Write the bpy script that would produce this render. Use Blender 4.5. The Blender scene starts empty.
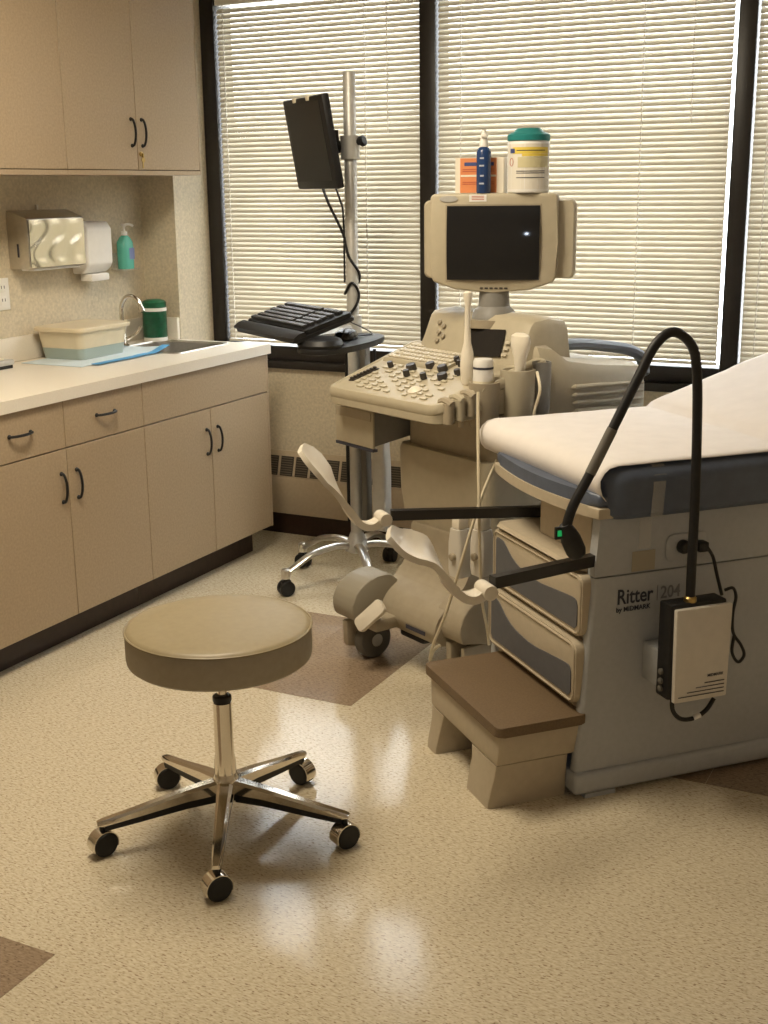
import bpy, bmesh, math, random
from mathutils import Vector, Matrix, noise
random.seed(7)
S = bpy.context.scene
COL = S.collection
PI = math.pi

# ------------------------------------------------------------------ camera
FPX, TH, RO, YA, CH = 1245.306, .255330, -.0116725, .465907, 1.55
_fw = Vector((-math.sin(YA), math.cos(YA), 0)); _rt = Vector((math.cos(YA), math.sin(YA), 0)); _up = Vector((0, 0, 1))
CF = _fw*math.cos(TH) - _up*math.sin(TH)
_U = _up*math.cos(TH) + _fw*math.sin(TH)
CR = _rt*math.cos(RO) + _U*math.sin(RO)
CU = _U*math.cos(RO) - _rt*math.sin(RO)
CO = Vector((0, 0, CH))
cam_d = bpy.data.cameras.new('camera'); cam = bpy.data.objects.new('camera', cam_d); COL.objects.link(cam)
m = Matrix((CR, CU, -CF)).transposed().to_4x4(); m.translation = CO
cam.matrix_world = m
cam_d.sensor_fit = 'VERTICAL'; cam_d.sensor_height = 36; cam_d.lens = FPX/1024*36; cam_d.clip_start = .05
S.camera = cam

# ------------------------------------------------------------------ world, exposure
S.view_settings.view_transform = 'Standard'; S.view_settings.look = 'None'; S.view_settings.gamma = 1
S.view_settings.use_curve_mapping = False; S.view_settings.exposure = 0.0
W = bpy.data.worlds.new('overcast_sky'); S.world = W; W.use_nodes = True
bg = W.node_tree.nodes['Background']; bg.inputs[0].default_value = (.92, .97, 1.0, 1); bg.inputs[1].default_value = 8.5
LAMP_W = 48.0      # ceiling troffers, W each
fd = bpy.data.lights.new('screen_glare_light', 'POINT'); fd.energy = 6; fd.shadow_soft_size = .05; fd.color = (.75, .85, 1)  # weak point light beside the camera, added for the glare on the ultrasound screen
fo = bpy.data.objects.new('screen_glare_light', fd); COL.objects.link(fo); fo.location = (.05, .02, 1.60)

# ------------------------------------------------------------------ pixel -> point helpers
def ray(x, y): return CR*((x-384)/FPX) + CU*((512-y)/FPX) + CF
def at_z(x, y, z): d = ray(x, y); return CO + d*((z-CH)/d.z)
def at_x(x, y, X): d = ray(x, y); return CO + d*(X/d.x)
def at_y(x, y, Y): d = ray(x, y); return CO + d*(Y/d.y)
def at_p(x, y, P, n): d = ray(x, y); return CO + d*((P-CO).dot(n)/d.dot(n))
class Frame:
    def __init__(s, o, deg):
        s.o = Vector(o); s.deg = deg; a = math.radians(deg)
        s.x = Vector((math.cos(a), math.sin(a), 0)); s.y = Vector((-math.sin(a), math.cos(a), 0))
    def loc(s, P): v = P-s.o; return Vector((v.dot(s.x), v.dot(s.y), v.z))
    def wor(s, x, y, z): return s.o + s.x*x + s.y*y + Vector((0, 0, z))
    def px_x(s, px, py, X): return s.loc(at_p(px, py, s.o+s.x*X, s.x))
    def px_y(s, px, py, Y): return s.loc(at_p(px, py, s.o+s.y*Y, s.y))
    def px_z(s, px, py, z): return s.loc(at_z(px, py, z))

# ------------------------------------------------------------------ materials
MATS = {}
def mat(name, col, rough=.5, metal=0, var=0, vscale=40, bump=0, bscale=200, spec=.5, coat=0, trans=0, alpha=1, ior=1.45, emit=None, estr=0):
    if name in MATS: return MATS[name]
    M = bpy.data.materials.new(name); M.use_nodes = True; nt = M.node_tree; b = nt.nodes['Principled BSDF']
    b.inputs['Base Color'].default_value = (*col, 1); b.inputs['Roughness'].default_value = rough; b.inputs['Metallic'].default_value = metal
    b.inputs['Specular IOR Level'].default_value = spec; b.inputs['Coat Weight'].default_value = coat
    b.inputs['Transmission Weight'].default_value = trans; b.inputs['Alpha'].default_value = alpha; b.inputs['IOR'].default_value = ior
    if emit: b.inputs['Emission Color'].default_value = (*emit, 1); b.inputs['Emission Strength'].default_value = estr
    tc = nt.nodes.new('ShaderNodeTexCoord')
    if var or bump:
        n = nt.nodes.new('ShaderNodeTexNoise'); n.inputs['Scale'].default_value = vscale; n.inputs['Detail'].default_value = 4
        nt.links.new(tc.outputs['Object'], n.inputs['Vector'])
        if var:
            r = nt.nodes.new('ShaderNodeValToRGB')
            r.color_ramp.elements[0].position = .3; r.color_ramp.elements[1].position = .7
            r.color_ramp.elements[0].color = (*[c*(1-var) for c in col], 1); r.color_ramp.elements[1].color = (*[min(1, c*(1+var)) for c in col], 1)
            nt.links.new(n.outputs['Fac'], r.inputs['Fac']); nt.links.new(r.outputs['Color'], b.inputs['Base Color'])
        if bump:
            n2 = nt.nodes.new('ShaderNodeTexNoise'); n2.inputs['Scale'].default_value = bscale; n2.inputs['Detail'].default_value = 3
            nt.links.new(tc.outputs['Object'], n2.inputs['Vector'])
            bp = nt.nodes.new('ShaderNodeBump'); bp.inputs['Strength'].default_value = bump; bp.inputs['Distance'].default_value = .002
            nt.links.new(n2.outputs['Fac'], bp.inputs['Height']); nt.links.new(bp.outputs['Normal'], b.inputs['Normal'])
    MATS[name] = M
    return M
def floor_mat(name, c_lo, c_mid, c_hi, c_fleck):
    M = bpy.data.materials.new(name); M.use_nodes = True; nt = M.node_tree; b = nt.nodes['Principled BSDF']; L = nt.links.new
    tc = nt.nodes.new('ShaderNodeTexCoord')
    mp = nt.nodes.new('ShaderNodeMapping'); mp.inputs['Rotation'].default_value = (0, 0, .5); mp.inputs['Scale'].default_value = (75, 200, 1)
    L(tc.outputs['Object'], mp.inputs['Vector'])
    n = nt.nodes.new('ShaderNodeTexNoise'); n.inputs['Scale'].default_value = 1; n.inputs['Detail'].default_value = 3; n.inputs['Roughness'].default_value = .6
    L(mp.outputs['Vector'], n.inputs['Vector'])
    r = nt.nodes.new('ShaderNodeValToRGB'); e = r.color_ramp.elements
    e[0].position = .30; e[0].color = (*c_lo, 1); e[1].position = .72; e[1].color = (*c_hi, 1)
    k = e.new(.5); k.color = (*c_mid, 1)
    L(n.outputs['Fac'], r.inputs['Fac'])
    mp2 = nt.nodes.new('ShaderNodeMapping'); mp2.inputs['Rotation'].default_value = (0, 0, .62); mp2.inputs['Scale'].default_value = (80, 270, 1)
    mp2.inputs['Location'].default_value = (3.3, 8.1, 0)
    L(tc.outputs['Object'], mp2.inputs['Vector'])
    n2 = nt.nodes.new('ShaderNodeTexNoise'); n2.inputs['Scale'].default_value = 1; n2.inputs['Detail'].default_value = 1
    L(mp2.outputs['Vector'], n2.inputs['Vector'])
    r2 = nt.nodes.new('ShaderNodeValToRGB'); r2.color_ramp.elements[0].position = .61; r2.color_ramp.elements[1].position = .68
    L(n2.outputs['Fac'], r2.inputs['Fac'])
    mx = nt.nodes.new('ShaderNodeMix'); mx.data_type = 'RGBA'
    L(r2.outputs['Color'], mx.inputs[0]); L(r.outputs['Color'], mx.inputs[6]); mx.inputs[7].default_value = (*c_fleck, 1)
    L(mx.outputs[2], b.inputs['Base Color'])
    b.inputs['Roughness'].default_value = .12; b.inputs['Specular IOR Level'].default_value = .55
    n3 = nt.nodes.new('ShaderNodeTexNoise'); n3.inputs['Scale'].default_value = 5; n3.inputs['Detail'].default_value = 2
    L(tc.outputs['Object'], n3.inputs['Vector'])
    bp = nt.nodes.new('ShaderNodeBump'); bp.inputs['Strength'].default_value = .07; bp.inputs['Distance'].default_value = .01
    L(n3.outputs['Fac'], bp.inputs['Height']); L(bp.outputs['Normal'], b.inputs['Normal'])
    return M
def slat_mat():
    M = bpy.data.materials.new('blind_slat_vinyl'); M.use_nodes = True; nt = M.node_tree; nt.nodes.clear(); L = nt.links.new
    o = nt.nodes.new('ShaderNodeOutputMaterial'); d = nt.nodes.new('ShaderNodeBsdfDiffuse'); t = nt.nodes.new('ShaderNodeBsdfTranslucent')
    x = nt.nodes.new('ShaderNodeMixShader'); x.inputs[0].default_value = .05
    d.inputs[0].default_value = (.60, .56, .47, 1); t.inputs[0].default_value = (.90, .82, .64, 1)
    L(d.outputs[0], x.inputs[1]); L(t.outputs[0], x.inputs[2]); L(x.outputs[0], o.inputs[0])
    return M
def paper_mat():
    M = mat('exam_paper', (.72, .675, .645), .85, var=.03, vscale=18)
    return M
LAM = mat('laminate_beige', (.40, .305, .20), .42, var=.10, vscale=120, bump=.04)
LAM2 = mat('laminate_side', (.41, .315, .21), .45, var=.08, vscale=120)
GAPM = mat('cabinet_shadow_core', (.10, .07, .045), .7)
TOE = mat('toe_kick_vinyl', (.035, .018, .012), .35, var=.2)
COUNTER = mat('counter_laminate', (.78, .72, .62), .35, var=.03, vscale=200)
WALLP = mat('wallpaper_beige', (.60, .52, .38), .75, var=.13, vscale=90, bump=.25, bscale=160)
WALLN = mat('wall_paint', (.62, .53, .40), .8, var=.04, vscale=30)
CEIL = mat('ceiling_tile', (.78, .75, .68), .9, var=.05, vscale=80)
DARKAL = mat('dark_bronze_frame', (.018, .015, .013), .38, var=.15)
SLAT = slat_mat()
RAILM = mat('blind_rail', (.85, .82, .72), .5)
CORD = mat('blind_cord', (.9, .88, .82), .8)
CONV = mat('convector_enamel', (.52, .42, .29), .45, var=.05, vscale=60)
GRILLE = mat('grille_dark', (.05, .042, .032), .6)
BLACK = mat('black_plastic', (.008, .008, .009), .48, var=.2, vscale=50)
BLACKG = mat('black_gloss', (.010, .010, .011), .16)
BLKMET = mat('black_steel', (.012, .010, .009), .35, metal=0, spec=.6)
SCREEN = mat('dark_screen', (.014, .014, .015), .06, spec=.5)
CHROME = mat('chrome', (.72, .68, .62), .10, metal=1)
STEEL = mat('brushed_steel', (.62, .59, .54), .28, metal=1, var=.05, vscale=60)
ALU = mat('grey_aluminium', (.52, .51, .48), .42, metal=.35, var=.05)
BRASS = mat('brass', (.5, .36, .14), .3, metal=1)
SEATV = mat('tan_vinyl', (.285, .23, .135), .42, var=.05, vscale=60, bump=.06, bscale=400)
SEATS = mat('grey_tan_vinyl', (.33, .285, .21), .5, var=.05, vscale=60, bump=.06, bscale=400)
USC = mat('ultrasound_beige', (.46, .405, .295), .45, var=.04, vscale=30)
USD = mat('ultrasound_taupe', (.36, .305, .22), .5, var=.05, vscale=30)
USG = mat('ultrasound_grey', (.24, .23, .21), .5, var=.05)
USK = mat('ultrasound_keys', (.62, .56, .44), .5)
KNOB = mat('knob_charcoal', (.05, .042, .036), .45)
PROBE = mat('probe_ivory', (.78, .72, .60), .35)
WHITEP = mat('white_plastic', (.82, .80, .76), .35, var=.02)
STIR = mat('stirrup_plastic', (.66, .60, .50), .35, var=.04)
CABLE = mat('cream_cable', (.66, .58, .42), .5)
GREYRUB = mat('grey_rubber', (.13, .12, .10), .6)
TBODY = mat('table_grey_shell', (.41, .42, .43), .5, var=.04, vscale=60, bump=.08, bscale=300)
TTAN = mat('table_tan_plastic', (.46, .39, .285), .48, var=.04, vscale=50, bump=.05, bscale=300)
TBLUE = mat('vinyl_slate_blue', (.085, .105, .15), .36, var=.10, vscale=25, bump=.05, bscale=350)
TINSET = mat('drawer_slate_inset', (.105, .108, .118), .5, var=.05)
TREAD = mat('brown_step_rubber', (.15, .10, .055), .55, var=.15, vscale=200, bump=.15, bscale=500)
PAPER = paper_mat()
CLEAR = mat('clear_plastic', (.85, .83, .78), .1, alpha=.28, spec=.8)
GREEN = mat('green_plastic', (.01, .10, .045), .35, var=.25, vscale=40)
TEAL = mat('teal_plastic', (.02, .22, .22), .35)
SOAPG = mat('teal_gel', (.10, .42, .33), .2)
BLUEB = mat('blue_bottle', (.02, .05, .15), .2)
BLUEP = mat('blue_pad', (.10, .34, .62), .7)
PADW = mat('pad_white_blue', (.62, .72, .78), .8)
TUBM = mat('tub_translucent', (.70, .60, .42), .35, var=.04, vscale=20)
TUBL = mat('tub_liquid', (.36, .42, .38), .3)
ORANGE = mat('orange_print', (.72, .26, .10), .5)
YELLOW = mat('yellow_print', (.78, .60, .10), .5)
NAVY = mat('navy_print', (.06, .08, .22), .5)
INK = mat('dark_ink', (.05, .05, .07), .6)
REDP = mat('red_print', (.5, .12, .06), .5)
PALEL = mat('label_cream', (.80, .74, .58), .5)
GREENLED = mat('green_indicator', (.01, .10, .03), .3, emit=(.02, .8, .2), estr=.35)
GLASS = mat('window_glass', (1, 1, 1), .0, trans=1, ior=1.0, spec=.2)
LENS = mat('troffer_diffuser', (.95, .92, .85), .6, emit=(1, .86, .66), estr=3.0)

# ------------------------------------------------------------------ mesh helpers
def bx(bm, x0, x1, y0, y1, z0, z1, bev=0, seg=2, mtx=None, mi=0):
    t = bmesh.new()
    bmesh.ops.create_cube(t, size=1, matrix=Matrix.Translation(((x0+x1)/2, (y0+y1)/2, (z0+z1)/2)) @ Matrix.Diagonal((abs(x1-x0), abs(y1-y0), abs(z1-z0), 1)))
    if bev: bmesh.ops.bevel(t, geom=t.edges[:], offset=bev, segments=seg, profile=.5, affect='EDGES', clamp_overlap=True)
    merge(bm, t, mtx, mi); return bm
def merge(bm, t, mtx=None, mi=0):
    if mtx is not None: bmesh.ops.transform(t, matrix=mtx, verts=t.verts[:])
    vm = {}
    for v in t.verts: vm[v] = bm.verts.new(v.co)
    for f in t.faces:
        try: g = bm.faces.new([vm[v] for v in f.verts]); g.material_index = mi
        except ValueError: pass
    t.free()
def loft(bm, rings, cap=True, closed=True, mi=0):
    R = [[bm.verts.new(p) for p in r] for r in rings]; n = len(R[0])
    for a, b in zip(R, R[1:]):
        for i in range(n if closed else n-1):
            j = (i+1) % n
            f = bm.faces.new((a[i], a[j], b[j], b[i])); f.material_index = mi
    if cap and closed:
        for r in (list(reversed(R[0])), R[-1]):
            f = bm.faces.new(r); f.material_index = mi
    return bm
def catmull(pts, k=6):
    P = [Vector(p) for p in pts]; out = []
    for i in range(len(P)-1):
        p0 = P[max(i-1, 0)]; p1 = P[i]; p2 = P[i+1]; p3 = P[min(i+2, len(P)-1)]
        for j in range(k):
            t = j/k
            out.append(.5*((2*p1)+(p2-p0)*t+(2*p0-5*p1+4*p2-p3)*t*t+(3*p1-p0-3*p2+p3)*t**3))
    out.append(P[-1]); return out
def tube(bm, pts, r, n=8, smooth=0, mi=0, flat=None, up=None):
    P = catmull(pts, smooth) if smooth else [Vector(p) for p in pts]
    rr = r if isinstance(r, (list, tuple)) else [r]*len(P)
    if len(rr) != len(P):
        q = []
        for i in range(len(P)):
            u = i/(len(P)-1)*(len(rr)-1); a = min(int(u), len(rr)-2); q.append(rr[a]+(rr[a+1]-rr[a])*(u-a))
        rr = q
    rings = []; nrm = None
    for i, p in enumerate(P):
        t = (P[min(i+1, len(P)-1)]-P[max(i-1, 0)]).normalized()
        if nrm is None:
            a = Vector(up) if up else (Vector((0, 0, 1)) if abs(t.z) < .9 else Vector((1, 0, 0)))
            nrm = (a - t*a.dot(t)).normalized()
        else:
            nrm = (nrm - t*nrm.dot(t)).normalized()
        b = t.cross(nrm)
        fl = flat if flat else 1
        rings.append([p + (nrm*math.cos(2*PI*j/n)*fl + b*math.sin(2*PI*j/n))*rr[i] for j in range(n)])
    return loft(bm, rings, mi=mi)
def lathe(bm, prof, n=28, mtx=None, mi=0):
    t = bmesh.new()
    loft(t, [[(max(r, .0004)*math.cos(2*PI*j/n), max(r, .0004)*math.sin(2*PI*j/n), z) for j in range(n)] for r, z in prof])
    merge(bm, t, mtx, mi); return bm
def prism(bm, poly, z0, z1, mtx=None, bev=0, seg=2, mi=0):
    t = bmesh.new()
    loft(t, [[(x, y, z0) for x, y in poly], [(x, y, z1) for x, y in poly]])
    if bev: bmesh.ops.bevel(t, geom=t.edges[:], offset=bev, segments=seg, profile=.5, affect='EDGES', clamp_overlap=True)
    merge(bm, t, mtx, mi); return bm
def rpoly(x0, x1, y0, y1, r, k=5):
    out = []
    for cx, cy, a in ((x1-r, y1-r, 0), (x0+r, y1-r, 90), (x0+r, y0+r, 180), (x1-r, y0+r, 270)):
        for i in range(k+1):
            t = math.radians(a+90*i/k); out.append((cx+r*math.cos(t), cy+r*math.sin(t)))
    return out
def obj(name, bm, mats, parent=None, smooth=35, kind=None, label=None):
    bmesh.ops.recalc_face_normals(bm, faces=bm.faces[:])
    me = bpy.data.meshes.new(name); bm.to_mesh(me); bm.free()
    for mm in (mats if isinstance(mats, (list, tuple)) else [mats]): me.materials.append(mm)
    if smooth:
        for p in me.polygons: p.use_smooth = True
        me.set_sharp_from_angle(angle=math.radians(smooth))
    o = bpy.data.objects.new(name, me); COL.objects.link(o)
    if parent: o.parent = parent
    if kind: o['kind'] = kind
    if label: o['label'] = label
    return o
def B(*a, **k): return bx(bmesh.new(), *a, **k)
def thing(name, label, cat, loc=(0, 0, 0), deg=0, group=None):
    o = bpy.data.objects.new(name, None); COL.objects.link(o); o.empty_display_size = .05
    o.location = loc; o.rotation_euler = (0, 0, math.radians(deg)); o['label'] = label; o['category'] = cat
    if group: o['group'] = group
    return o
def tag(o, label, cat, group=None):
    o['label'] = label; o['category'] = cat
    if group: o['group'] = group
    return o
def link_copy(src, parent, loc=None, rot=None):
    c = src.copy(); COL.objects.link(c); c.parent = parent
    if loc is not None: c.location = loc
    if rot is not None: c.rotation_euler = rot
    return c
def text(name, s, size, mtx, material, parent, ext=.0006, sx=1):
    cu = bpy.data.curves.new(name+'_curve', 'FONT'); cu.body = s; cu.size = size; cu.extrude = ext; cu.resolution_u = 3; cu.offset = size*.012
    t = bpy.data.objects.new(name+'_tmp', cu); COL.objects.link(t)
    dg = bpy.context.evaluated_depsgraph_get(); dg.update()
    me = bpy.data.meshes.new_from_object(t.evaluated_get(dg))
    bpy.data.objects.remove(t); bpy.data.curves.remove(cu)
    me.transform(mtx @ Matrix.Diagonal((sx, 1, 1, 1)))
    me.materials.clear(); me.materials.append(material)
    o = bpy.data.objects.new(name, me); COL.objects.link(o); o.parent = parent
    return o
def basis(o, x, y, z):
    mm = Matrix((Vector(x), Vector(y), Vector(z))).transposed().to_4x4(); mm.translation = Vector(o); return mm

# ------------------------------------------------------------------ room shell
XL, YW, YB, XR, ZC = -3.45, 4.81, -1.3, 1.1, 2.62
fl = obj('floor', B(XL-.2, XR+.1, YB-.1, YW+.1, -.1, 0), floor_mat('vinyl_tile_beige', (.47, .39, .265), (.61, .53, .385), (.72, .65, .50), (.30, .215, .14)), kind='structure')
FB = floor_mat('vinyl_tile_brown', (.23, .165, .11), (.30, .22, .15), (.37, .285, .20), (.14, .095, .06))
tw = .358
tile = None
for gx, gy in ((-2.416, 3.138), (-2.372, 1.02), (-.96, 3.085)):
    for i in range(2):
        for j in range(2):
            if tile is None:
                tile = obj('tile', B(.0008, tw-.0008, .0008, tw-.0008, 0, .0009), FB, fl); t = tile
            else: t = link_copy(tile, fl)
            t.location = (gx+i*tw, gy+j*tw, 0)
obj('ceiling', B(XL-.2, XR+.1, YB-.1, YW+.1, ZC, ZC+.1), CEIL, kind='structure')
obj('wall_left', B(XL-.12, XL, YB-.1, YW+.1, 0, ZC), WALLP, kind='structure')
obj('wall_column', B(XL, -3.27, 4.53, YW, 0, ZC), WALLP, kind='structure')
obj('wall_right', B(XR, XR+.1, YB-.1, YW+.1, 0, ZC), WALLN, kind='structure')
obj('wall_back', B(XL, XR, YB-.1, YB, 0, ZC), WALLN, kind='structure')
# window wall: low wall, header and right pier
ZS, ZH = .865, 2.345
bm = bmesh.new(); bx(bm, XL, XR, YW, YW+.14, 0, .765); bx(bm, XL, XR, YW, YW+.14, ZH, ZC); bx(bm, XL, -3.27, YW, YW+.14, .765, ZH); bx(bm, .42, XR, YW, YW+.14, .765, ZH)
obj('wall_window', bm, WALLP, kind='structure')
mx = lambda p: at_y(p, 0, 4.80).x
M1 = (-3.268, mx(214.7)); M2 = (mx(421), mx(437)); M3 = (mx(741), mx(760)); M4 = (.36, .42)
bounds = [(M1[1], M2[0]), (M2[1], M3[0]), (M3[1], M4[0])]
ml = [M1, M2, M3, M4]
for i, (a, b) in enumerate(bounds):
    w = B(a, b, YW+.085, YW+.09, ZS, ZH); w = obj('window_%d' % (i+1), w, GLASS, kind='structure')
    obj('window_sill', B(a, b, YW-.012, YW+.10, .80, ZS, .004), DARKAL, w)
    obj('sill_ledge', B(a-.02, b+.02, YW-.03, YW+.0, .765, .80, .004), DARKAL, w)
    obj('window_head', B(a, b, YW-.01, YW+.10, ZH-.0, ZH+.05), DARKAL, w)
    obj('mullion', B(ml[i][0], ml[i][1], YW-.03, YW+.11, .765, ZH, .003), DARKAL, w)
    if i == 2: obj('mullion', B(*M4, YW-.03, YW+.11, .765, ZH, .003), DARKAL, w)
# blinds
PITCH, SW = .0213, .0255
def slat_mesh(w):
    bm = bmesh.new(); k = 5; tilt = math.radians(58)
    rings = []
    for s in (-.5, .5):
        r = []
        for side in (1, -1):
            for i in range(k):
                u = (i/(k-1)-.5)*side
                v = .0022*(1-(2*u)**2) + side*.00022
                y = u*SW; z = v
                yy = y*math.cos(tilt) - z*math.sin(tilt); zz = y*math.sin(tilt)+z*math.cos(tilt)
                r.append((s*w, yy, zz))
        rings.append(r)
    return loft(bm, rings)
blabel = ['cream slat blind in window behind the pole mounted screen', 'wide cream slat blind behind the ultrasound machine', 'cream slat blind beyond the raised head of exam table']
for i, (a, b) in enumerate(bounds):
    x0, x1 = a+.006, b-(.016 if i == 1 else .006); cx = (x0+x1)/2; w = x1-x0
    yb = YW-.006
    t = thing('window_blind', blabel[i], 'blind', (cx, yb, ZS+.012), 0, 'slat blinds on the window wall')
    top = ZH-.03-(ZS+.012)
    obj('headrail', B(-w/2, w/2, -.018, .018, top-.006, top+.028, .002), RAILM, t)
    obj('bottom_rail', B(-w/2, w/2, -.012, .012, 0, .012, .003), RAILM, t)
    n = int((top-.025)/PITCH); s0 = None
    for j in range(n):
        if s0 is None: s0 = obj('slat', slat_mesh(w), SLAT, t); o = s0
        else: o = link_copy(s0, t)
        o.location = (0, 0, .026+j*PITCH)
    cords = (.055, w*.66) if i < 2 else (.05, w-.2)
    if i == 0: cords = (.035, w*.745)
    if i == 1: cords = (.10, w*.72)
    for c in cords:
        bm = bmesh.new(); tube(bm, [(-w/2+c, -.0125, .01), (-w/2+c, -.0125, top)], .0016, 5)
        for j in range(n): bx(bm, -w/2+c-.003, -w/2+c+.003, -.0145, -.011, .02+j*PITCH, .031+j*PITCH)
        obj('ladder_cord', bm, CORD, t)
    bm = bmesh.new(); xx = w/2-.14; tube(bm, [(xx, -.022, top), (xx+.004, -.024, top-.55)], .0028, 6); obj('tilt_wand', bm, CLEAR if i else CORD, t)

# convector cover under the window
cv = thing('convector_cover', 'low beige heater cover with dark slotted grilles under window', 'heater', (-1.1, 4.77, 0))
x0, x1 = -3.268+1.1, XR-.001+1.1
obj('front_panel', B(x0, x1, 0, .039, .095, .262, .003), CONV, cv)
bm = bmesh.new(); prism(bm, [(0, .262), (.039, .262), (.039, .385), (.034, .385)], x0, x1, basis((0, 0, 0), (0, 1, 0), (0, 0, 1), (1, 0, 0))); obj('sloped_top', bm, CONV, cv)
gdir = Vector((0, .034, .123)).normalized(); gn = Vector((0, -gdir.z, gdir.y))
g0 = None; sm = None
for j in range(34):
    gx = x0+.02+j*.079
    if gx+.064 > x1: break
    mtx = basis(Vector((gx, 0, .262))+gn*.001, (1, 0, 0), gdir, -gn)
    if g0 is None:
        g0 = obj('grille', B(0, .064, .012, .102, -.004, .003), GRILLE, cv); g = g0
        bm = bmesh.new()
        for q in range(8): bx(bm, .003, .061, .016+q*.0108, .0205+q*.0108, -.005, -.002)
        sm = obj('louvre', bm, mat('grille_edge', (.16, .13, .095), .5), g)
    else:
        g = link_copy(g0, cv); link_copy(sm, g)
    g.matrix_local = mtx
bb = obj('baseboard_window', B(-3.268, XR, 4.774, 4.806, 0, .094), TOE, kind='structure')

# ceiling troffers: the room's own lamps
def troffer(x, y, label):
    t = thing('ceiling_light', label, 'ceiling light', (x, y, ZC-.03), 0, 'recessed ceiling lights')
    bm = bmesh.new()
    for a in ((-.31, .31, -.61, -.58), (-.31, .31, .58, .61), (-.31, -.28, -.58, .58), (.28, .31, -.58, .58)): bx(bm, *a, 0, .03)
    obj('frame', bm, WHITEP, t)
    obj('diffuser', B(-.28, .28, -.58, .58, .006, .012), LENS, t)
    ld = bpy.data.lights.new('troffer_tube', 'AREA'); ld.shape = 'RECTANGLE'; ld.size = .54; ld.size_y = 1.14; ld.energy = LAMP_W; ld.color = (1, .87, .66)
    lo = bpy.data.objects.new('lamp_tube', ld); COL.objects.link(lo); lo.parent = t; lo.location = (0, 0, -.002)
troffer(-1.95, 2.55, 'recessed fluorescent ceiling light above the round stool')

# ------------------------------------------------------------------ casework on the left
XF = -2.819
def pull(L, vertical):       # bow pull, local: centred, projecting +x, along z (vertical) or y
    bm = bmesh.new(); k = L/2
    pts = [(0, -k), (.012, -k*.98), (.021, -k*.55), (.024, 0), (.021, k*.55), (.012, k*.98), (0, k)]
    P = [(a, 0, b) if vertical else (a, b, 0) for a, b in pts]
    tube(bm, P, [.0042, .0045, .0046, .0048, .0046, .0045, .0042], 8, smooth=4)
    for e in (-k, k):
        c = (.0015, 0, e) if vertical else (.0015, e, 0)
        lathe(bm, [(.0075, 0), (.0075, .003), (.005, .006)], 12, basis(c, (0, 1, 0), (0, 0, 1), (1, 0, 0)))
    return bm
VP = obj('handle', pull(.098, True), BLACK); HP = obj('handle', pull(.098, False), BLACK)
_used = {'V': 0, 'H': 0}
def handle(parent, loc, vert):
    src = VP if vert else HP; k = 'V' if vert else 'H'
    if not _used[k]: _used[k] = 1; src.parent = parent; src.location = loc; return src
    return link_copy(src, parent, loc)
g = .0018
def front(name, parent, y0, y1, z0, z1, xf=0, material=LAM):
    return obj(name, B(xf-.019, xf, y0+g, y1-g, z0+g, z1-g, .001, 1), material, parent)
def base_unit(y0, y1, label, kind):
    t = thing('base_cabinet', label, 'cabinet', (XF, y0, 0), 0, 'base cabinets under the counter'); w = y1-y0; h = w/2
    bm = bmesh.new(); bx(bm, XL+.006-XF, -.0205, .0008, w-.0008, .112, .72 if kind == 'end' else .868)
    if kind == 'end': bx(bm, -.06, -.0205, .0008, w-.0008, .72, .868)
    obj('carcass', bm, [GAPM], t)
    if kind == 'end': obj('end_panel', B(XL+.19-XF, -.0, w-.0006, w+.012, .112, .868), LAM2, t)
    obj('toe_kick', B(XL+.006-XF, -.075, .0008, w-(.045 if kind == 'end' else .0008), 0, .112), TOE, t)
    if kind == 'end': obj('false_front', B(-.019, 0, g, w-g, .707+g, .868-g, .001, 1), LAM, t)
    else:
        for k in range(2):
            d = front('drawer', t, k*h, k*h+h, .707, .868); handle(d, (0, k*h+h/2, .792), False)
    for k in range(2):
        d = front('door', t, k*h, k*h+h, .112, .706)
        handle(d, (0, h+(-.036 if k == 0 else .042), .575), True)
    return t
Y1, Y2, Y3 = 2.784, 3.646, 4.506
base_unit(Y1-.862, Y1-.0, 'beige laminate base cabinet farthest from the window', 'drawers')
base_unit(Y1, Y2, 'beige laminate base cabinet with two drawers over two doors beside sink cabinet', 'drawers')
base_unit(Y2, Y3, 'beige laminate sink base cabinet with plain front over two doors', 'end')
# counter with sink cut-out
SX0, SX1, SY0, SY1 = -3.33, -2.985, 4.10, 4.47
ct = thing('countertop', 'white laminate countertop with backsplash running to the corner', 'countertop', (XF, Y1-.862, 0))
bm = bmesh.new(); ya, yb_ = 0, 4.528-(Y1-.862); lx = lambda v: v-XF; ly = lambda v: v-(Y1-.862)
bx(bm, lx(XL+.001), .012, ya, ly(SY0), .8695, .91); bx(bm, lx(XL+.001), .012, ly(SY1), yb_, .8695, .91)
bx(bm, lx(XL+.001), lx(SX0), ly(SY0), ly(SY1), .8695, .91); bx(bm, lx(SX1), .012, ly(SY0), ly(SY1), .8695, .91)
obj('worktop', bm, COUNTER, ct)
obj('backsplash', B(lx(XL+.001), lx(XL+.018), ya, yb_, .9105, 1.005, .003), COUNTER, ct)
obj('side_splash', B(lx(XL+.019), lx(-3.272), yb_-.018, yb_, .9105, 1.005, .003), COUNTER, ct)
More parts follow.
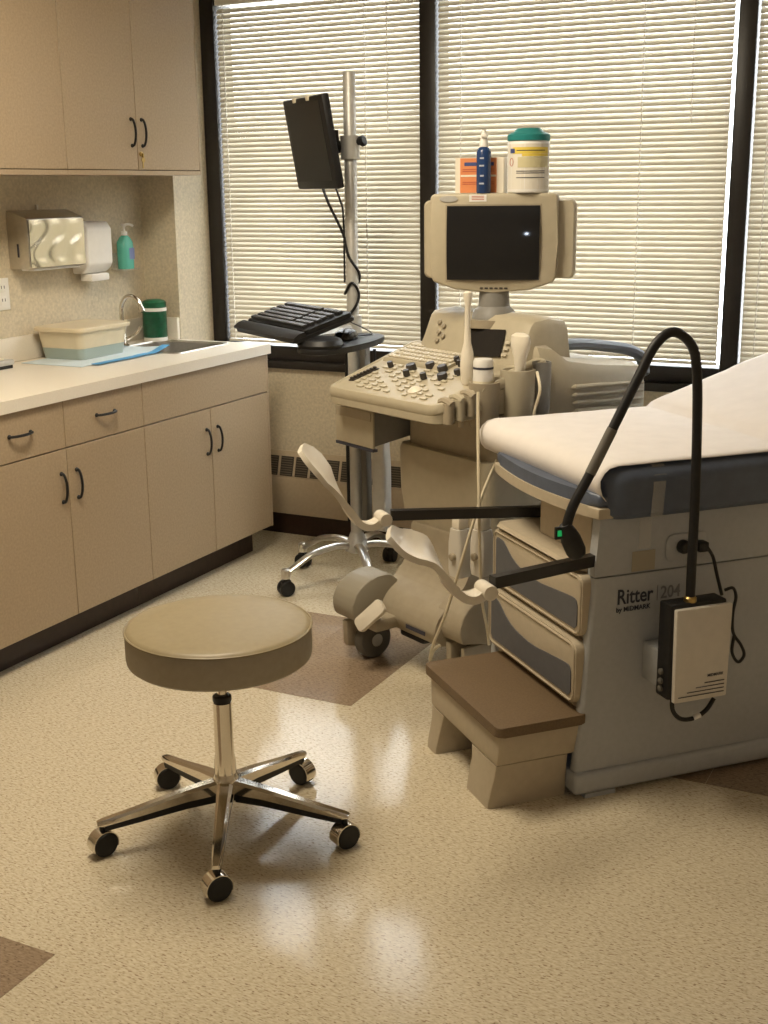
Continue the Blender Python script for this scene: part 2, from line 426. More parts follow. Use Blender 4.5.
# sink
sk = thing('sink', 'stainless steel sink set into the white countertop', 'sink', ((SX0+SX1)/2, (SY0+SY1)/2, .75))
hw, hl = (SX1-SX0)/2-.001, (SY1-SY0)/2-.001
bm = bmesh.new()
loft(bm, [[(x, y, z) for x, y in rpoly(-a, a, -b, b, r, 5)] for a, b, z, r in ((hw, hl, .16, .03), (hw-.012, hl-.012, .158, .04), (hw-.016, hl-.016, .02, .05), (hw-.04, hl-.04, .008, .05))], cap=False)
loft(bm, [[(x, y, z) for x, y in rpoly(-a, a, -b, b, r, 5)] for a, b, z, r in ((hw-.04, hl-.04, .008, .05), (.03, .03, .004, .029))], cap=False)
obj('basin', bm, STEEL, sk)
bm = bmesh.new(); loft(bm, [[(x, y, z) for x, y in rpoly(-a, a, -b, b, r, 5)] for a, b, z, r in ((hw+.012, hl+.012, .1605, .035), (hw+.010, hl+.010, .1635, .035), (hw-.002, hl-.002, .1635, .035), (hw-.004, hl-.004, .158, .035))], cap=False); obj('rim', bm, STEEL, sk)
bm = bmesh.new(); lathe(bm, [(.03, .0015), (.03, .006), (.02, .004), (.004, .005)], 20); obj('drain', bm, CHROME, sk)
# faucet
fp = at_z(127, 346, .9115); fp.x = min(fp.x, -3.352)
fc = thing('faucet', 'chrome gooseneck faucet behind the sink', 'faucet', (fp.x, fp.y, .9105))
bm = bmesh.new(); lathe(bm, [(.027, 0), (.027, .006), (.018, .012), (.013, .05), (.011, .055), (.011, .06)], 20); obj('base', bm, CHROME, fc)
bm = bmesh.new(); tube(bm, [(0, 0, .05), (0, 0, .13), (.004, 0, .172), (.03, 0, .205), (.065, 0, .208), (.092, 0, .19), (.108, 0, .155)], .0095, 12, smooth=6); lathe(bm, [(.0125, 0), (.0125, .02)], 14, basis((.1115, 0, .147), (.9, 0, .42), (0, 1, 0), (-.42, 0, .9))); obj('spout', bm, CHROME, fc)
bm = bmesh.new(); tube(bm, [(.012, .012, .03), (.03, .045, .045), (.04, .075, .075)], [.007, .006, .008], 10, smooth=4); obj('lever', bm, CHROME, fc)
# upper cabinets
XU = -3.12
def upper_unit(y0, y1, label, lock):
    t = thing('wall_cabinet', label, 'cabinet', (XU, y0, 1.62), 0, 'wall cabinets above the counter'); w = y1-y0; h = w/2
    obj('carcass', B(XL+.002-XU, -.0205, .0008, w-.0008, .004, .92), [GAPM], t)
    obj('bottom_panel', B(XL+.002-XU, -.0, .0008, w-.0008, -.014, .003), LAM2, t)
    if lock: obj('end_panel', B(-.13, 0, w-.0006, w+.006, -.014, .92), LAM2, t)
    for k in range(2):
        d = front('door', t, k*h, k*h+h, .004, .92)
        handle(d, (0, h+(-.036 if k == 0 else .030), .145), True)
        if lock and k == 1:
            bm = bmesh.new(); lathe(bm, [(.010, 0), (.010, .004), (.007, .006)], 14, basis((.0005, h+.018, .065), (0, 1, 0), (0, 0, 1), (1, 0, 0))); lk = obj('lock', bm, BRASS, d)
            bm = bmesh.new(); bx(bm, .006, .014, h+.016, h+.020, .05, .068); lathe(bm, [(.011, -.001), (.011, .001)], 14, basis((.011, h+.018, .043), (0, 1, 0), (0, 0, 1), (1, 0, 0))); bx(bm, .010, .012, h+.012, h+.019, .012, .034); obj('key', bm, BRASS, d)
    return t
upper_unit(3.682-.848, 3.682, 'beige laminate wall cabinet with plain doors beyond towel dispenser', False)
upper_unit(3.682, 4.527-.008, 'beige laminate wall cabinet with brass lock and hanging key', True)

# things on the counter
ZT = .9105
pd = thing('absorbent_pad', 'blue and white absorbent pad lying under the plastic tub', 'pad', (-3.18, 3.9, ZT))
def sheet(w0, w1, l0, l1, zf, nx=10, ny=18, th=.002):
    bm = bmesh.new(); top = []; bot = []
    for i in range(nx+1):
        a = []; b = []
        for j in range(ny+1):
            x = w0+(w1-w0)*i/nx; y = l0+(l1-l0)*j/ny; z = zf(x, y)
            a.append(bm.verts.new((x, y, z+th))); b.append(bm.verts.new((x, y, z)))
        top.append(a); bot.append(b)
    for i in range(nx):
        for j in range(ny):
            bm.faces.new((top[i][j], top[i+1][j], top[i+1][j+1], top[i][j+1])); bm.faces.new((bot[i][j+1], bot[i+1][j+1], bot[i+1][j], bot[i][j]))
    for i in range(nx):
        bm.faces.new((top[i][0], bot[i][0], bot[i+1][0], top[i+1][0])); bm.faces.new((top[i+1][ny], bot[i+1][ny], bot[i][ny], top[i][ny]))
    for j in range(ny):
        bm.faces.new((top[0][j+1], bot[0][j+1], bot[0][j], top[0][j])); bm.faces.new((top[nx][j], bot[nx][j], bot[nx][j+1], top[nx][j+1]))
    return bm
zf = lambda x, y: .0005+max(0, (y-.16))*.16+ (.004+.003*math.sin(y*30))*max(0, min(1, (x-.02)*20))*max(0, min(1, (y-.05)*8))
obj('pad_sheet', sheet(-.2, .09, -.26, .24, zf), PADW, pd)
obj('pad_border', sheet(.09, .125, -.20, .25, lambda x, y: zf(x, y)+.004), BLUEP, pd)
tb = thing('plastic_tub', 'cream plastic tub with snap lid holding liquid on blue pad', 'tub', (-3.30, 3.915, ZT+.0032))
def tub(a, b, z0, z1, f0, f1):
    bm = bmesh.new(); loft(bm, [[(x*f, y*f, z) for x, y in rpoly(-a, a, -b, b, .03, 5)] for z, f in ((z0, f0), (z1, f1))]); return bm
obj('lower_wall', tub(.112, .152, 0, .042, .88, .93), TUBL, tb)
obj('upper_wall', tub(.112, .152,   .0425, .108, .93, 1.0), TUBM, tb)
bm = bmesh.new(); loft(bm, [[(x*f, y*f, z) for x, y in rpoly(-.112, .112, -.152, .152, .03, 5)] for z, f in ((.1085, 1.02), (.1085, 1.09), (.120, 1.09), (.124, 1.05), (.122, .95))]); obj('lid', bm, TUBM, tb)
cn = at_z(156, 340, .9115)
wc = thing('wipes_canister', 'green wipes canister with white stripe behind the faucet', 'canister', (max(cn.x, -3.385), min(cn.y, 4.45), ZT))
bm = bmesh.new(); lathe(bm, [(.050, 0), (.052, .004), (.052, .128), (.0525, .129)], 28); obj('body', bm, GREEN, wc)
bm = bmesh.new(); lathe(bm, [(.0535, .129), (.0535, .142), (.0525, .143)], 28); obj('lid_band', bm, WHITEP, wc)
bm = bmesh.new(); lathe(bm, [(.0528, .1432), (.0528, .166), (.045, .173), (.03, .178), (.001, .178)], 28); obj('lid', bm, GREEN, wc)
bm = bmesh.new(); lathe(bm, [(.0532, .0), (.0532, .016)], 28); obj('base_band', bm, WHITEP, wc)
lt = at_z(8, 366, ZT)
st = thing('small_tray', 'small grey tray on dark feet at end of backsplash', 'tray', (-3.38, 3.45, ZT))
obj('tray', B(-.05, .06, -.11, .09, .012, .032, .004), ALU, st); obj('foot_strip', B(-.04, .055, -.10, .085, 0, .0115), BLACK, st)
obj('cover', B(-.045, .05, -.09, .05, .0325, .04, .003), PALEL, st)

# things on the left wall
XD = XL+.105
p0, p1 = at_x(27, 219, XD), at_x(84, 218, XD); zb = at_x(29, 270, XD).z; ztp = p0.z
td = thing('towel_dispenser', 'chrome paper towel dispenser with mirrored front on wall', 'dispenser', (XL+.001, (p0.y+p1.y)/2, zb))
hh = (p1.y-p0.y)/2; H = ztp-zb
bm = bmesh.new(); prism(bm, [(0, 0), (.09, 0), (.10, .01), (.10, H), (.02, H+.03), (0, H+.03)], -hh, hh, basis((0, 0, 0), (1, 0, 0), (0, 0, 1), (0, -1, 0)), .003); obj('housing', bm, STEEL, td)
def wavy(x, y): return .0012*math.sin(y*60+3*math.sin(x*30))+.0008*math.sin(x*90)
bm = sheet(.006, H-.004, -hh+.006, hh-.006, lambda a, b: .0025+wavy(a, b), 24, 30, .0015)
bmesh.ops.transform(bm, matrix=basis((.1, 0, 0), (0, 0, 1), (0, 1, 0), (1, 0, 0)), verts=bm.verts[:]); obj('front_cover', bm, mat('dispenser_mirror', (.86, .80, .66), .12, metal=1), td)
obj('side_slot', B(.045, .052, -hh-.0025, -hh-.0005, .045, .095), INK, td)
obj('paper_lip', B(.03, .09, -hh+.03, hh-.03, -.008, -.0005, .002), WHITEP, td)
bm = bmesh.new(); tube(bm, [(.01, 0, H+.031), (.01, 0, H+.05)], .006, 8); obj('latch', bm, STEEL, td)
XS = XL+.09
q0 = at_x(86, 222, XS); q1 = at_x(111, 222, XS); qb = at_x(100, 281, XS).z; w_ = max(.05, (q1.y-q0.y)/2)
sd = thing('soap_dispenser', 'white wall soap dispenser beside the towel dispenser', 'dispenser', (XL+.001, (q0.y+q1.y)/2, qb)); H2 = q0.z-qb
bm = bmesh.new(); prism(bm, [(0, .03), (.05, .03), (.075, .05), (.088, .07), (.09, H2-.03), (.07, H2), (0, H2)], -w_, w_, basis((0, 0, 0), (1, 0, 0), (0, 0, 1), (0, -1, 0)), .008, 3); obj('cover', bm, WHITEP, sd)
bm = bmesh.new(); bx(bm, .02, .082, -w_*.72, w_*.72, 0, .0295, .006); obj('push_bar', bm, WHITEP, sd)
q = at_x(124, 222, XL+.05); qq = at_x(124, 270, XL+.05)
gb = thing('pump_bottle', 'teal gel pump bottle in clear wall bracket', 'bottle', (XL+.047, q.y, qq.z)); hb = q.z-qq.z
bm = bmesh.new(); loft(bm, [[(x, y, z) for x, y in rpoly(-a, a, -b, b, min(a, b)*.8, 5)] for a, b, z in ((.024, .034, .004), (.026, .036, .01), (.026, .036, hb*.58), (.018, .022, hb*.68), (.011, .011, hb*.72))]); obj('body', bm, SOAPG, gb)
obj('label', B(.0262, .0268, -.006, .028, hb*.22, hb*.46), mat('violet_label', (.16, .2, .4), .5), gb)
bm = bmesh.new(); lathe(bm, [(.013, hb*.722), (.013, hb*.8), (.005, hb*.82), (.005, hb*.9), (.010, hb*.91), (.010, hb*.96)], 14); tube(bm, [(0, 0, hb*.94), (.02, .012, hb*.95), (.034, .02, hb*.91)], .005, 8, smooth=3); obj('pump', bm, WHITEP, gb)
bm = bmesh.new(); bx(bm, -.045, -.04, -.045, .045, .0, .07); bx(bm, -.04, .035, -.045, .045, 0, .0035); obj('bracket', bm, CLEAR, gb)
qo = at_x(4, 294, XL)
ol = thing('wall_outlet', 'white duplex outlet low on wall near towel dispenser', 'outlet', (XL+.0005, qo.y-.012, qo.z))
obj('cover_plate', B(0, .005, -.036, .036, -.06, .06, .002), WHITEP, ol)
for z in (-.024, .024):
    r_ = obj('receptacle', B(.0052, .0075, -.017, .017, z-.017, z+.017, .002), WHITEP, ol)
    bm = bmesh.new(); bx(bm, .0076, .0082, -.009, -.006, z-.003, z+.008); bx(bm, .0076, .0082, .006, .009, z-.003, z+.008); obj('slot', bm, INK, r_)

# ------------------------------------------------------------------ round stool
ST = Vector((-1.617, 2.330, 0))
so = thing('stool', 'round tan vinyl stool on chrome five star base', 'stool', ST)
ZSEAT = .548; RS = .222
bm = bmesh.new(); lathe(bm, [(.02, ZSEAT-.088), (RS-.012, ZSEAT-.088), (RS-.002, ZSEAT-.08), (RS, ZSEAT-.07), (RS, ZSEAT-.012), (RS-.002, ZSEAT-.006)], 56); obj('seat_band', bm, SEATS, so)
bm = bmesh.new(); lathe(bm, [(RS-.002, ZSEAT-.0055), (RS-.006, ZSEAT-.001), (RS-.014, ZSEAT+.002), (RS-.06, ZSEAT+.006), (RS*.4, ZSEAT+.009), (.002, ZSEAT+.0095)], 56); obj('seat', bm, SEATV, so)
bm = bmesh.new(); t_ = [(RS*math.cos(2*PI*i/56), RS*math.sin(2*PI*i/56), ZSEAT-.0055) for i in range(57)]; tube(bm, t_, .0028, 6); obj('piping', bm, SEATV, so)
bm = bmesh.new(); lathe(bm, [(.055, ZSEAT-.096), (.06, ZSEAT-.089)], 20); obj('mount_plate', bm, BLACK, so)
bm = bmesh.new(); lathe(bm, [(.012, .3), (.012, ZSEAT-.09)], 16); obj('piston', bm, CHROME, so)
bm = bmesh.new(); lathe(bm, [(.021, .347), (.023, .351), (.023, .362), (.018, .366), (.013, .366)], 20); obj('collar', bm, BLACK, so)
bm = bmesh.new(); lathe(bm, [(.026, .12), (.027, .19), (.0235, .21), (.0225, .346), (.02, .347)], 24); obj('column', bm, CHROME, so)
bm = bmesh.new(); lathe(bm, [(.018, .082), (.030, .09), (.034, .115), (.032, .145), (.027, .16)], 24); obj('hub', bm, CHROME, so)
legm = undm = None
def caster_bm(r, w, nwheel=24):
    a = bmesh.new()
    mt = basis((0, 0, r), (1, 0, 0), (0, 0, -1), (0, 1, 0))
    lathe(a, [(r*.5, -w), (r*.9, -w), (r, -w*.8), (r, -.002), (r*.8, -.001), (r*.8, .001), (r, .002), (r, w*.8), (r*.9, w), (r*.5, w)], nwheel, mt)
    return a
RC = .031
for k in range(5):
    an = math.radians(-61+72*k); spin = [57, 62, -10, 48, 66][k]
    lg = bmesh.new(); prof = []
    for u, hw_, zt, zb_ in ((.022, .020, .146, .112), (.10, .017, .133, .106), (.22, .0135, .108, .088), (.305, .0115, .092, .077), (.318, .009, .088, .079)):
        prof.append([(u, -hw_, zb_), (u, hw_, zb_), (u, hw_, zt-.006), (u, hw_*.6, zt), (u, -hw_*.6, zt), (u, -hw_, zt-.006)])
    if k == 0:
        loft(lg, prof); l0 = obj('leg', lg, CHROME, so); l = l0
        ub = bmesh.new(); tt = []
        for u, hw_, z1_ in ((.03, .017, .1115), (.10, .0145, .1055), (.22, .0115, .0875), (.30, .0095, .0765)): tt.append([(u, -hw_, z1_-.022+.03*u), (u, hw_, z1_-.022+.03*u), (u, hw_, z1_), (u, -hw_, z1_)])
        loft(ub, tt); u0 = obj('leg_underside', ub, BLACK, l)
    else:
        lg.free(); l = link_copy(l0, so); link_copy(u0, l)
    l.rotation_euler = (0, 0, an)
    cp = Vector((.306*math.cos(an), .306*math.sin(an), 0)); sp = math.radians(spin)
    if k == 0:
        bm = bmesh.new(); tube(bm, [(0, 0, RC*1.4), (0, 0, .080)], .007, 10); c0 = obj('caster_stem', bm, BLACK, so); c = c0
        w0 = obj('wheel', caster_bm(RC, .0205), BLACK, c)
        bm = bmesh.new(); t = bmesh.new()
        ring = []
        for i in range(13):
            a_ = math.radians(-20+220*i/12); ring.append((RC*1.09*math.cos(a_), RC*1.09*math.sin(a_)))
        loft(t, [[(x, -.018, RC+z) for x, z in ring], [(x, .018, RC+z) for x, z in ring], [(x*.93, .018, RC+z*.93) for x, z in ring], [(x*.93, -.018, RC+z*.93) for x, z in ring], [(x, -.018, RC+z) for x, z in ring]], closed=False); merge(bm, t)
        h0 = obj('hood', bm, CHROME, c)
    else:
        c = link_copy(c0, so); link_copy(w0, c); link_copy(h0, c)
    c.location = cp; c.rotation_euler = (0, 0, sp)

# ------------------------------------------------------------------ pole stand with screen and keyboard
PS = Vector((-2.26, 4.25, 0))
ps = thing('pole_stand', 'grey rolling pole stand carrying a screen and a keyboard tray', 'stand', PS)
bm = bmesh.new(); lathe(bm, [(.0235, .15), (.0235, 1.955), (.021, 1.96)], 22); obj('pole', bm, ALU, ps)
bm = bmesh.new(); lathe(bm, [(.03, .13), (.05, .14), (.05, .165), (.034, .19), (.0245, .215)], 22); obj('hub', bm, ALU, ps)
lg0 = None
for k in range(5):
    an = math.atan2(3.985-4.25, -2.44+2.26) + 2*PI*k/5
    if lg0 is None:
        bm = bmesh.new(); tube(bm, [(.02, 0, .158), (.10, 0, .168), (.2, 0, .150), (.275, 0, .112), (.318, 0, .088)], [.022, .020, .018, .017, .015], 10, smooth=5, flat=.72); lathe(bm, [(.017, .07), (.019, .078), (.019, .105), (.012, .11)], 14, Matrix.Translation((.318, 0, 0)))
        lg0 = obj('leg', bm, STEEL, ps); l = lg0
        bm = bmesh.new(); tube(bm, [(0, 0, .05), (0, 0, .0695)], .007, 8); bx(bm, -.02, .02, -.012, .012, .05, .062, .004); cs0 = obj('caster', bm, BLACK, l); cs0.location = (.318, 0, 0)
        merge_ = caster_bm(.031, .024); me = bpy.data.meshes.new('tmp'); merge_.to_mesh(me); merge_.free()
        bm = bmesh.new(); bm.from_mesh(me); bm.from_mesh(cs0.data); bm.to_mesh(cs0.data); bm.free(); bpy.data.meshes.remove(me)
    else:
        l = link_copy(lg0, ps); c = link_copy(cs0, l)
    l.rotation_euler = (0, 0, an)
# clamp + screen mount
cl = at_y(351, 147, 4.2).z
bm = bmesh.new(); lathe(bm, [(.0245, cl-.042), (.036, cl-.042), (.036, cl+.042), (.0245, cl+.042)], 22); obj('clamp', bm, ALU, ps)
SC = Vector(at_y(309, 144, 4.17)) - PS          # screen centre, local
rh = CR.copy(); rh.z = 0; rh.normalize(); fh = Vector((-rh.y, rh.x, 0))
wv = (rh*.40 - fh*.917).normalized(); nv = -(rh*.917 + fh*.40); nv.normalize()
tl = math.radians(-9); uv = Vector((0, 0, 1))*math.cos(tl) + nv*(-math.sin(tl)); uv = (Vector((0, 0, 1)) + nv*.17).normalized(); nn = wv.cross(uv).normalized()
if nn.dot(nv) < 0: nn = -nn
mt = basis(SC, wv, uv, nn if wv.cross(uv).dot(nn) > 0 else -nn)
mt = Matrix.Translation(SC) @ Matrix((wv, uv, nn)).transposed().to_4x4()
bm = bmesh.new(); bx(bm, -.21, .21, -.165, .165, -.03, .0, .008, 2, mt); sh = obj('screen_housing', bm, BLACK, ps)
bm = bmesh.new(); bx(bm, -.175, .175, -.135, .145, .0005, .002, 0, 2, mt); obj('screen_panel', bm, mat('matt_screen', (.014, .014, .015), .35, spec=.3), sh)
bm = bmesh.new(); bx(bm, -.09, -.06, .150, .1665, -.012, .003, .002, 2, mt); bx(bm, .05, .08, .150, .1665, -.012, .003, .002, 2, mt); obj('clip', bm, PALEL, sh)
bm = bmesh.new(); bk = SC - nn*.03
tube(bm, [bk, bk-nn*.05, Vector((-.03, -.01, cl)), Vector((0, 0, cl))], .02, 10); bx(bm, -.06, .06, -.06, .06, -.05, -.0305, .01, 2, mt); tube(bm, [Vector((-.045, -.02, cl-.02)), Vector((-.05, -.022, cl+.062))], .012, 10); obj('tilt_mount', bm, BLACK, ps)
bm = bmesh.new(); tube(bm, [Vector((.03, 0, cl+.02)), Vector((.055, .0, cl+.022))], .014, 10); tube(bm, [Vector((.045, 0, cl+.02)), Vector((.06, 0, cl+.025))], .02, 10); obj('clamp_knob', bm, BLACK, ps)
# cables
lowb = SC + wv*.02 - uv*.158 - nn*.015
bm = bmesh.new(); tube(bm, [lowb, lowb+Vector((.03, -.01, -.06)), Vector((-.026, -.02, 1.38)), Vector((-.0, -.029, 1.30)), Vector((.029, -.004, 1.24)), Vector((.01, .03, 1.20)), Vector((-.028, .004, 1.165)), Vector((-.02, -.022, 1.16)), Vector((.012, -.028, 1.2)), Vector((.0285, -.004, 1.16)), Vector((.022, -.022, 1.11)), Vector((-.02, -.05, 1.06)), Vector((-.06, -.11, 1.045))], .0055, 7, smooth=6); obj('cable', bm, BLACK, ps)
lb2 = SC + wv*.15 - uv*.158 - nn*.015
bm = bmesh.new(); tube(bm, [lb2, lb2+Vector((.02, 0, -.05)), Vector((-.027, -.012, 1.44)), Vector((-.028, -.01, 1.2))], .004, 7, smooth=5); obj('cable', bm, BLACK, ps)
# keyboard tray (tilted)
A = at_z(237, 327, 1.055)-PS; Bq = at_z(306, 342, 1.055)-PS
kx = (Bq-A); kl = kx.length; kx.normalize(); kyh = Vector((-kx.y, kx.x, 0)); ky = (kyh + Vector((0, 0, .29))).normalized(); kz = kx.cross(ky)
kw = min(kl, .50); kd = .235
mt = basis(A, kx, ky, kz)
bm = bmesh.new(); prism(bm, rpoly(0, kw, -.01, kd, .02), -.012, -.0005, mt, .002); tr = obj('keyboard_tray', bm, BLACK, ps)
bm = bmesh.new(); pts = [(0, 0, .004), (.1, -.004, .012), (kw/2, -.006, .014), (kw-.1, -.004, .012), (kw, 0, .004)]
loft(bm, [[(x, y, z) for y, z in ((-.012-.01*math.sin(PI*u), .0), (-.012-.008*math.sin(PI*u), .008), (.010, .016), (.034, .016), (.038, .0))] for u in [i/12 for i in range(13)] for x in [kw*u]]); bmesh.ops.transform(bm, matrix=mt, verts=bm.verts[:]); obj('palm_rest', bm, BLACK, ps)
kb = thing('keyboard', 'black computer keyboard on the tilted tray of pole stand', 'keyboard', PS)
bm = bmesh.new(); prism(bm, rpoly(.012, kw-.012, .042, kd-.004, .012), .0003, .016, mt, .003); obj('keyboard_body', bm, BLACK, kb)
kk = mat('key_black', (.035, .035, .035), .30)
bm = bmesh.new()
nc = int((kw-.06)/.0195); k0 = None
for r in range(6):
    for c in range(nc):
        if (c in (15, ) and r > 0) : continue
        yy = .054+r*.0270+(.006 if r == 5 else 0); xx = .025+c*.0195+(r % 3)*.003
        bx(bm, xx, xx+.0155, yy, yy+.0195, .0162, .0270, .0022, 1, mt)
obj('keys', bm, kk, kb, kind='stuff')
# mouse tray
Ma, Mb = at_z(309, 351, 1.02)-PS, at_z(383, 331, 1.03)-PS
dirm = (Mb-Ma); Lm = min(dirm.length, .46); dirm.normalize(); sidem = Vector((dirm.y, -dirm.x, 0)).normalized()
if sidem.x < 0: sidem = -sidem
upm = dirm.cross(sidem)
if upm.z < 0: upm = -upm
mt2 = Matrix.Translation(Ma) @ Matrix((dirm, sidem, upm)).transposed().to_4x4()
el = [(Lm/2+Lm/2*math.cos(a)*(1 if abs(math.cos(a)) < .99 else 1), .105*math.copysign(abs(math.sin(a))**.7, math.sin(a))) for a in [2*PI*i/28 for i in range(28)]]
bm = bmesh.new(); prism(bm, el, -.016, .004, mt2, .006); mtray = obj('mouse_tray', bm, BLACK, ps)
bm = bmesh.new(); loft(bm, [[(Lm*.17+(x-Lm*.17)*f*.9, y*f*.95, z) for x, y in [(Lm*.17+Lm*.16*math.cos(a), .075*math.sin(a)) for a in [2*PI*i/20 for i in range(20)]]] for f, z in ((1.1, .0042), (1.15, .014), (1.0, .03), (.6, .038), (.05, .04))]); bmesh.ops.transform(bm, matrix=mt2, verts=bm.verts[:]); obj('wrist_pad', bm, BLACK, mtray)
ms = thing('computer_mouse', 'black computer mouse on the small tray beside keyboard', 'mouse', PS)
mo = bmesh.new(); loft(mo, [[(Lm*.56+.05*f*math.cos(a), .03*f*math.sin(a), z) for a in [2*PI*i/20 for i in range(20)]] for f, z in ((1.2, .0045), (1.25, .016), (1.05, .034), (.55, .043), (.03, .045))]); bmesh.ops.transform(mo, matrix=mt2, verts=mo.verts[:]); obj('mouse_body', mo, BLACKG, ms)
mo = bmesh.new(); tube(mo, [Vector(mt2 @ Vector((Lm*.6, 0, .02))), Vector(mt2 @ Vector((Lm*.72, .01, .01))), Vector(mt2 @ Vector((Lm*.9, .02, .012))), Vector((-.03, -.05, 1.07))], .0025, 6, smooth=5); obj('mouse_cord', mo, BLACK, ms)
# arm and post clamp
bm = bmesh.new(); lathe(bm, [(.0245, .99), (.033, .99), (.033, 1.075), (.0245, 1.075)], 20); obj('clamp', bm, ALU, ps)
cen = mt @ Vector((kw*.5, kd*.35, -.014))
bm = bmesh.new(); tube(bm, [Vector((0, -.02, 1.03)), Vector((-.03, -.14, 1.02)), cen+Vector((0, 0, -.03)), cen], .016, 8, smooth=3); obj('tray_arm', bm, ALU, ps)
bm = bmesh.new(); tube(bm, [Vector((.01, -.02, 1.0)), mt2 @ Vector((Lm*.55, 0, -.03)), mt2 @ Vector((Lm*.5, 0, -.0065))], .013, 8, smooth=3); obj('tray_arm', bm, ALU, ps)
# lower hardware on the pole
bm = bmesh.new(); bx(bm, .032, .058, -.02, .03, .22, .98, .006); obj('cable_channel', bm, GREYRUB, ps)
bm = bmesh.new(); tube(bm, [(-.035, .01, 1.0), (-.04, .012, .6), (-.038, .012, .25)], .008, 7, smooth=4); tube(bm, [(.09, 0, .95), (.095, 0, .55), (.085, -.01, .3)], .007, 7, smooth=4); obj('cable', bm, BLACK, ps)
bm = bmesh.new(); loft(bm, [[(x, y, z) for x, y in rpoly(.10-a*.2, .10+a, -.04, .02, .01)] for z, a in ((.24, .05), (.5, .05), (.72, .035))]); obj('power_supply', bm, ALU, ps)

# ------------------------------------------------------------------ exam table
T0 = at_z(573, 799, 0); FT = Frame(T0, 47)
et = thing('exam_table', 'grey exam table with slate blue vinyl top, drawers and pull out step', 'exam table', T0, 47)
TW = .545
# shells: profile in plan with rounded foot corners, slight lean of the foot end
def shell(z0, z1, s0, s1, ins, L=1.32, r=.03):
    bm = bmesh.new()
    loft(bm, [[(x, y, z) for x, y in rpoly(s, L, ins, TW-ins, r, 5)] for z, s in ((z0, s0), (z1, s1))]); return bm
obj('base_plinth', B(-.004, 1.33, -.014, TW+.014, .012, .072, .012, 3), TBODY, et)
for x in (.03, 1.2):
    for y in (.02, TW-.06): obj('foot', B(x, x+.09, y-.03, y+.05, 0, .0118), TBODY, et)
# lower body: two side walls plus back, open to the foot for drawers
bm = bmesh.new(); wl = .035
def lean(z): return .004+.05*(z-.072)/.68
for y0, y1 in ((0, wl), (TW-wl, TW)):
    ring = []
    for z in (.0725, .595):
        ring.append([(lean(z), y0, z), (1.32, y0, z), (1.32, y1, z), (lean(z), y1, z)])
    t = bmesh.new(); loft(t, ring); bmesh.ops.bevel(t, geom=[e for e in t.edges if abs(e.verts[0].co.z-e.verts[1].co.z) > .3 and e.verts[0].co.x < .5], offset=.012, segments=3, profile=.5, affect='EDGES'); merge(bm, t)
obj('side_panel', bm, TBODY, et)
obj('inner_cabinet', B(.06, 1.31, wl+.001, TW-wl-.001, .073, .60), GAPM, et)
bm = bmesh.new()
for y0, y1 in ((0, wl), (TW-wl, TW)):
    ring = []
    for z in (.599, .752): xs = lean(z)+(.2 if y0 > .2 else 0); ring.append([(xs, y0, z), (1.32, y0, z), (1.32, y1, z), (xs, y1, z)])
    loft(bm, ring)
bx(bm, .302, 1.32, wl, TW-wl, .6, .752)
obj('upper_side_panel', bm, TBODY, et)
# foot-end surround (tan), rails between drawers
def fs(z): return lean(z)+.012
bm = bmesh.new()
for z0, z1 in ((.215, .256), (.420, .440), (.596, .604)): bx(bm, fs(z0), .07, wl+.001, TW-wl-.001, z0, z1)
obj('drawer_surround', bm, TTAN, et)
def drawer(z0, z1):
    y0, y1 = .012, TW-.012
    sx = lean((z0+z1)/2)
    bm = bmesh.new()
    prism(bm, rpoly(y0, y1, z0, z1, .028, 6), 0, .034, basis((sx+.014, 0, 0), (0, 1, 0), (0, 0, 1), (-1, 0, 0)) @ Matrix.Identity(4), .008, 3)
    d = obj('drawer', bm, TTAN, et)
    h = z1-z0
    # slate inset: S-shaped top edge, high at the far side
    top = [(y1-.03, z0+h*.86), (y1-.07, z0+h*.84), (y1-.12, z0+h*.66), (y1-.18, z0+h*.545), (y1-.28, z0+h*.50), (y0+.16, z0+h*.54), (y0+.05, z0+h*.60), (y0+.028, z0+h*.57)]
    tp = [(p.x, p.y) for p in catmull([(a, b, 0) for a, b in top], 4)]
    poly = [(y0+.022, z0+h*.5), (y0+.022, z0+.03), (y0+.034, z0+.018), (y1-.034, z0+.018), (y1-.024, z0+.03), (y1-.024, z0+h*.8)] + tp
    bm = bmesh.new(); prism(bm, poly, 0, .0025, basis((sx-.0202, 0, 0), (0, 1, 0), (0, 0, 1), (-1, 0, 0))); obj('inset_panel', bm, TINSET, d)
    # moulded bead round the front
    bm = bmesh.new(); rp = rpoly(y0+.008, y1-.008, z0+.007, z1-.007, .024, 6); rp.append(rp[0]); tube(bm, [(sx-.021, a, b) for a, b in rp], .0035, 6); obj('bead', bm, TTAN, d)
    return d
drawer(.436, .600); drawer(.256, .424)
# tray ledge and stirrup housing above drawers
bm = bmesh.new()
loft(bm, [[(x, y, z) for x, y in rpoly(s, .3, wl+.0015, TW-wl-.0015, .02, 4)] for z, s in ((.6045, .03), (.612, .008), (.622, .016))]); obj('tray_ledge', bm, TTAN, et)
bm = bmesh.new(); bx(bm, .075, .3, wl+.045, TW*.66, .6225, .752, .004); obj('stirrup_housing', bm, TTAN, et)
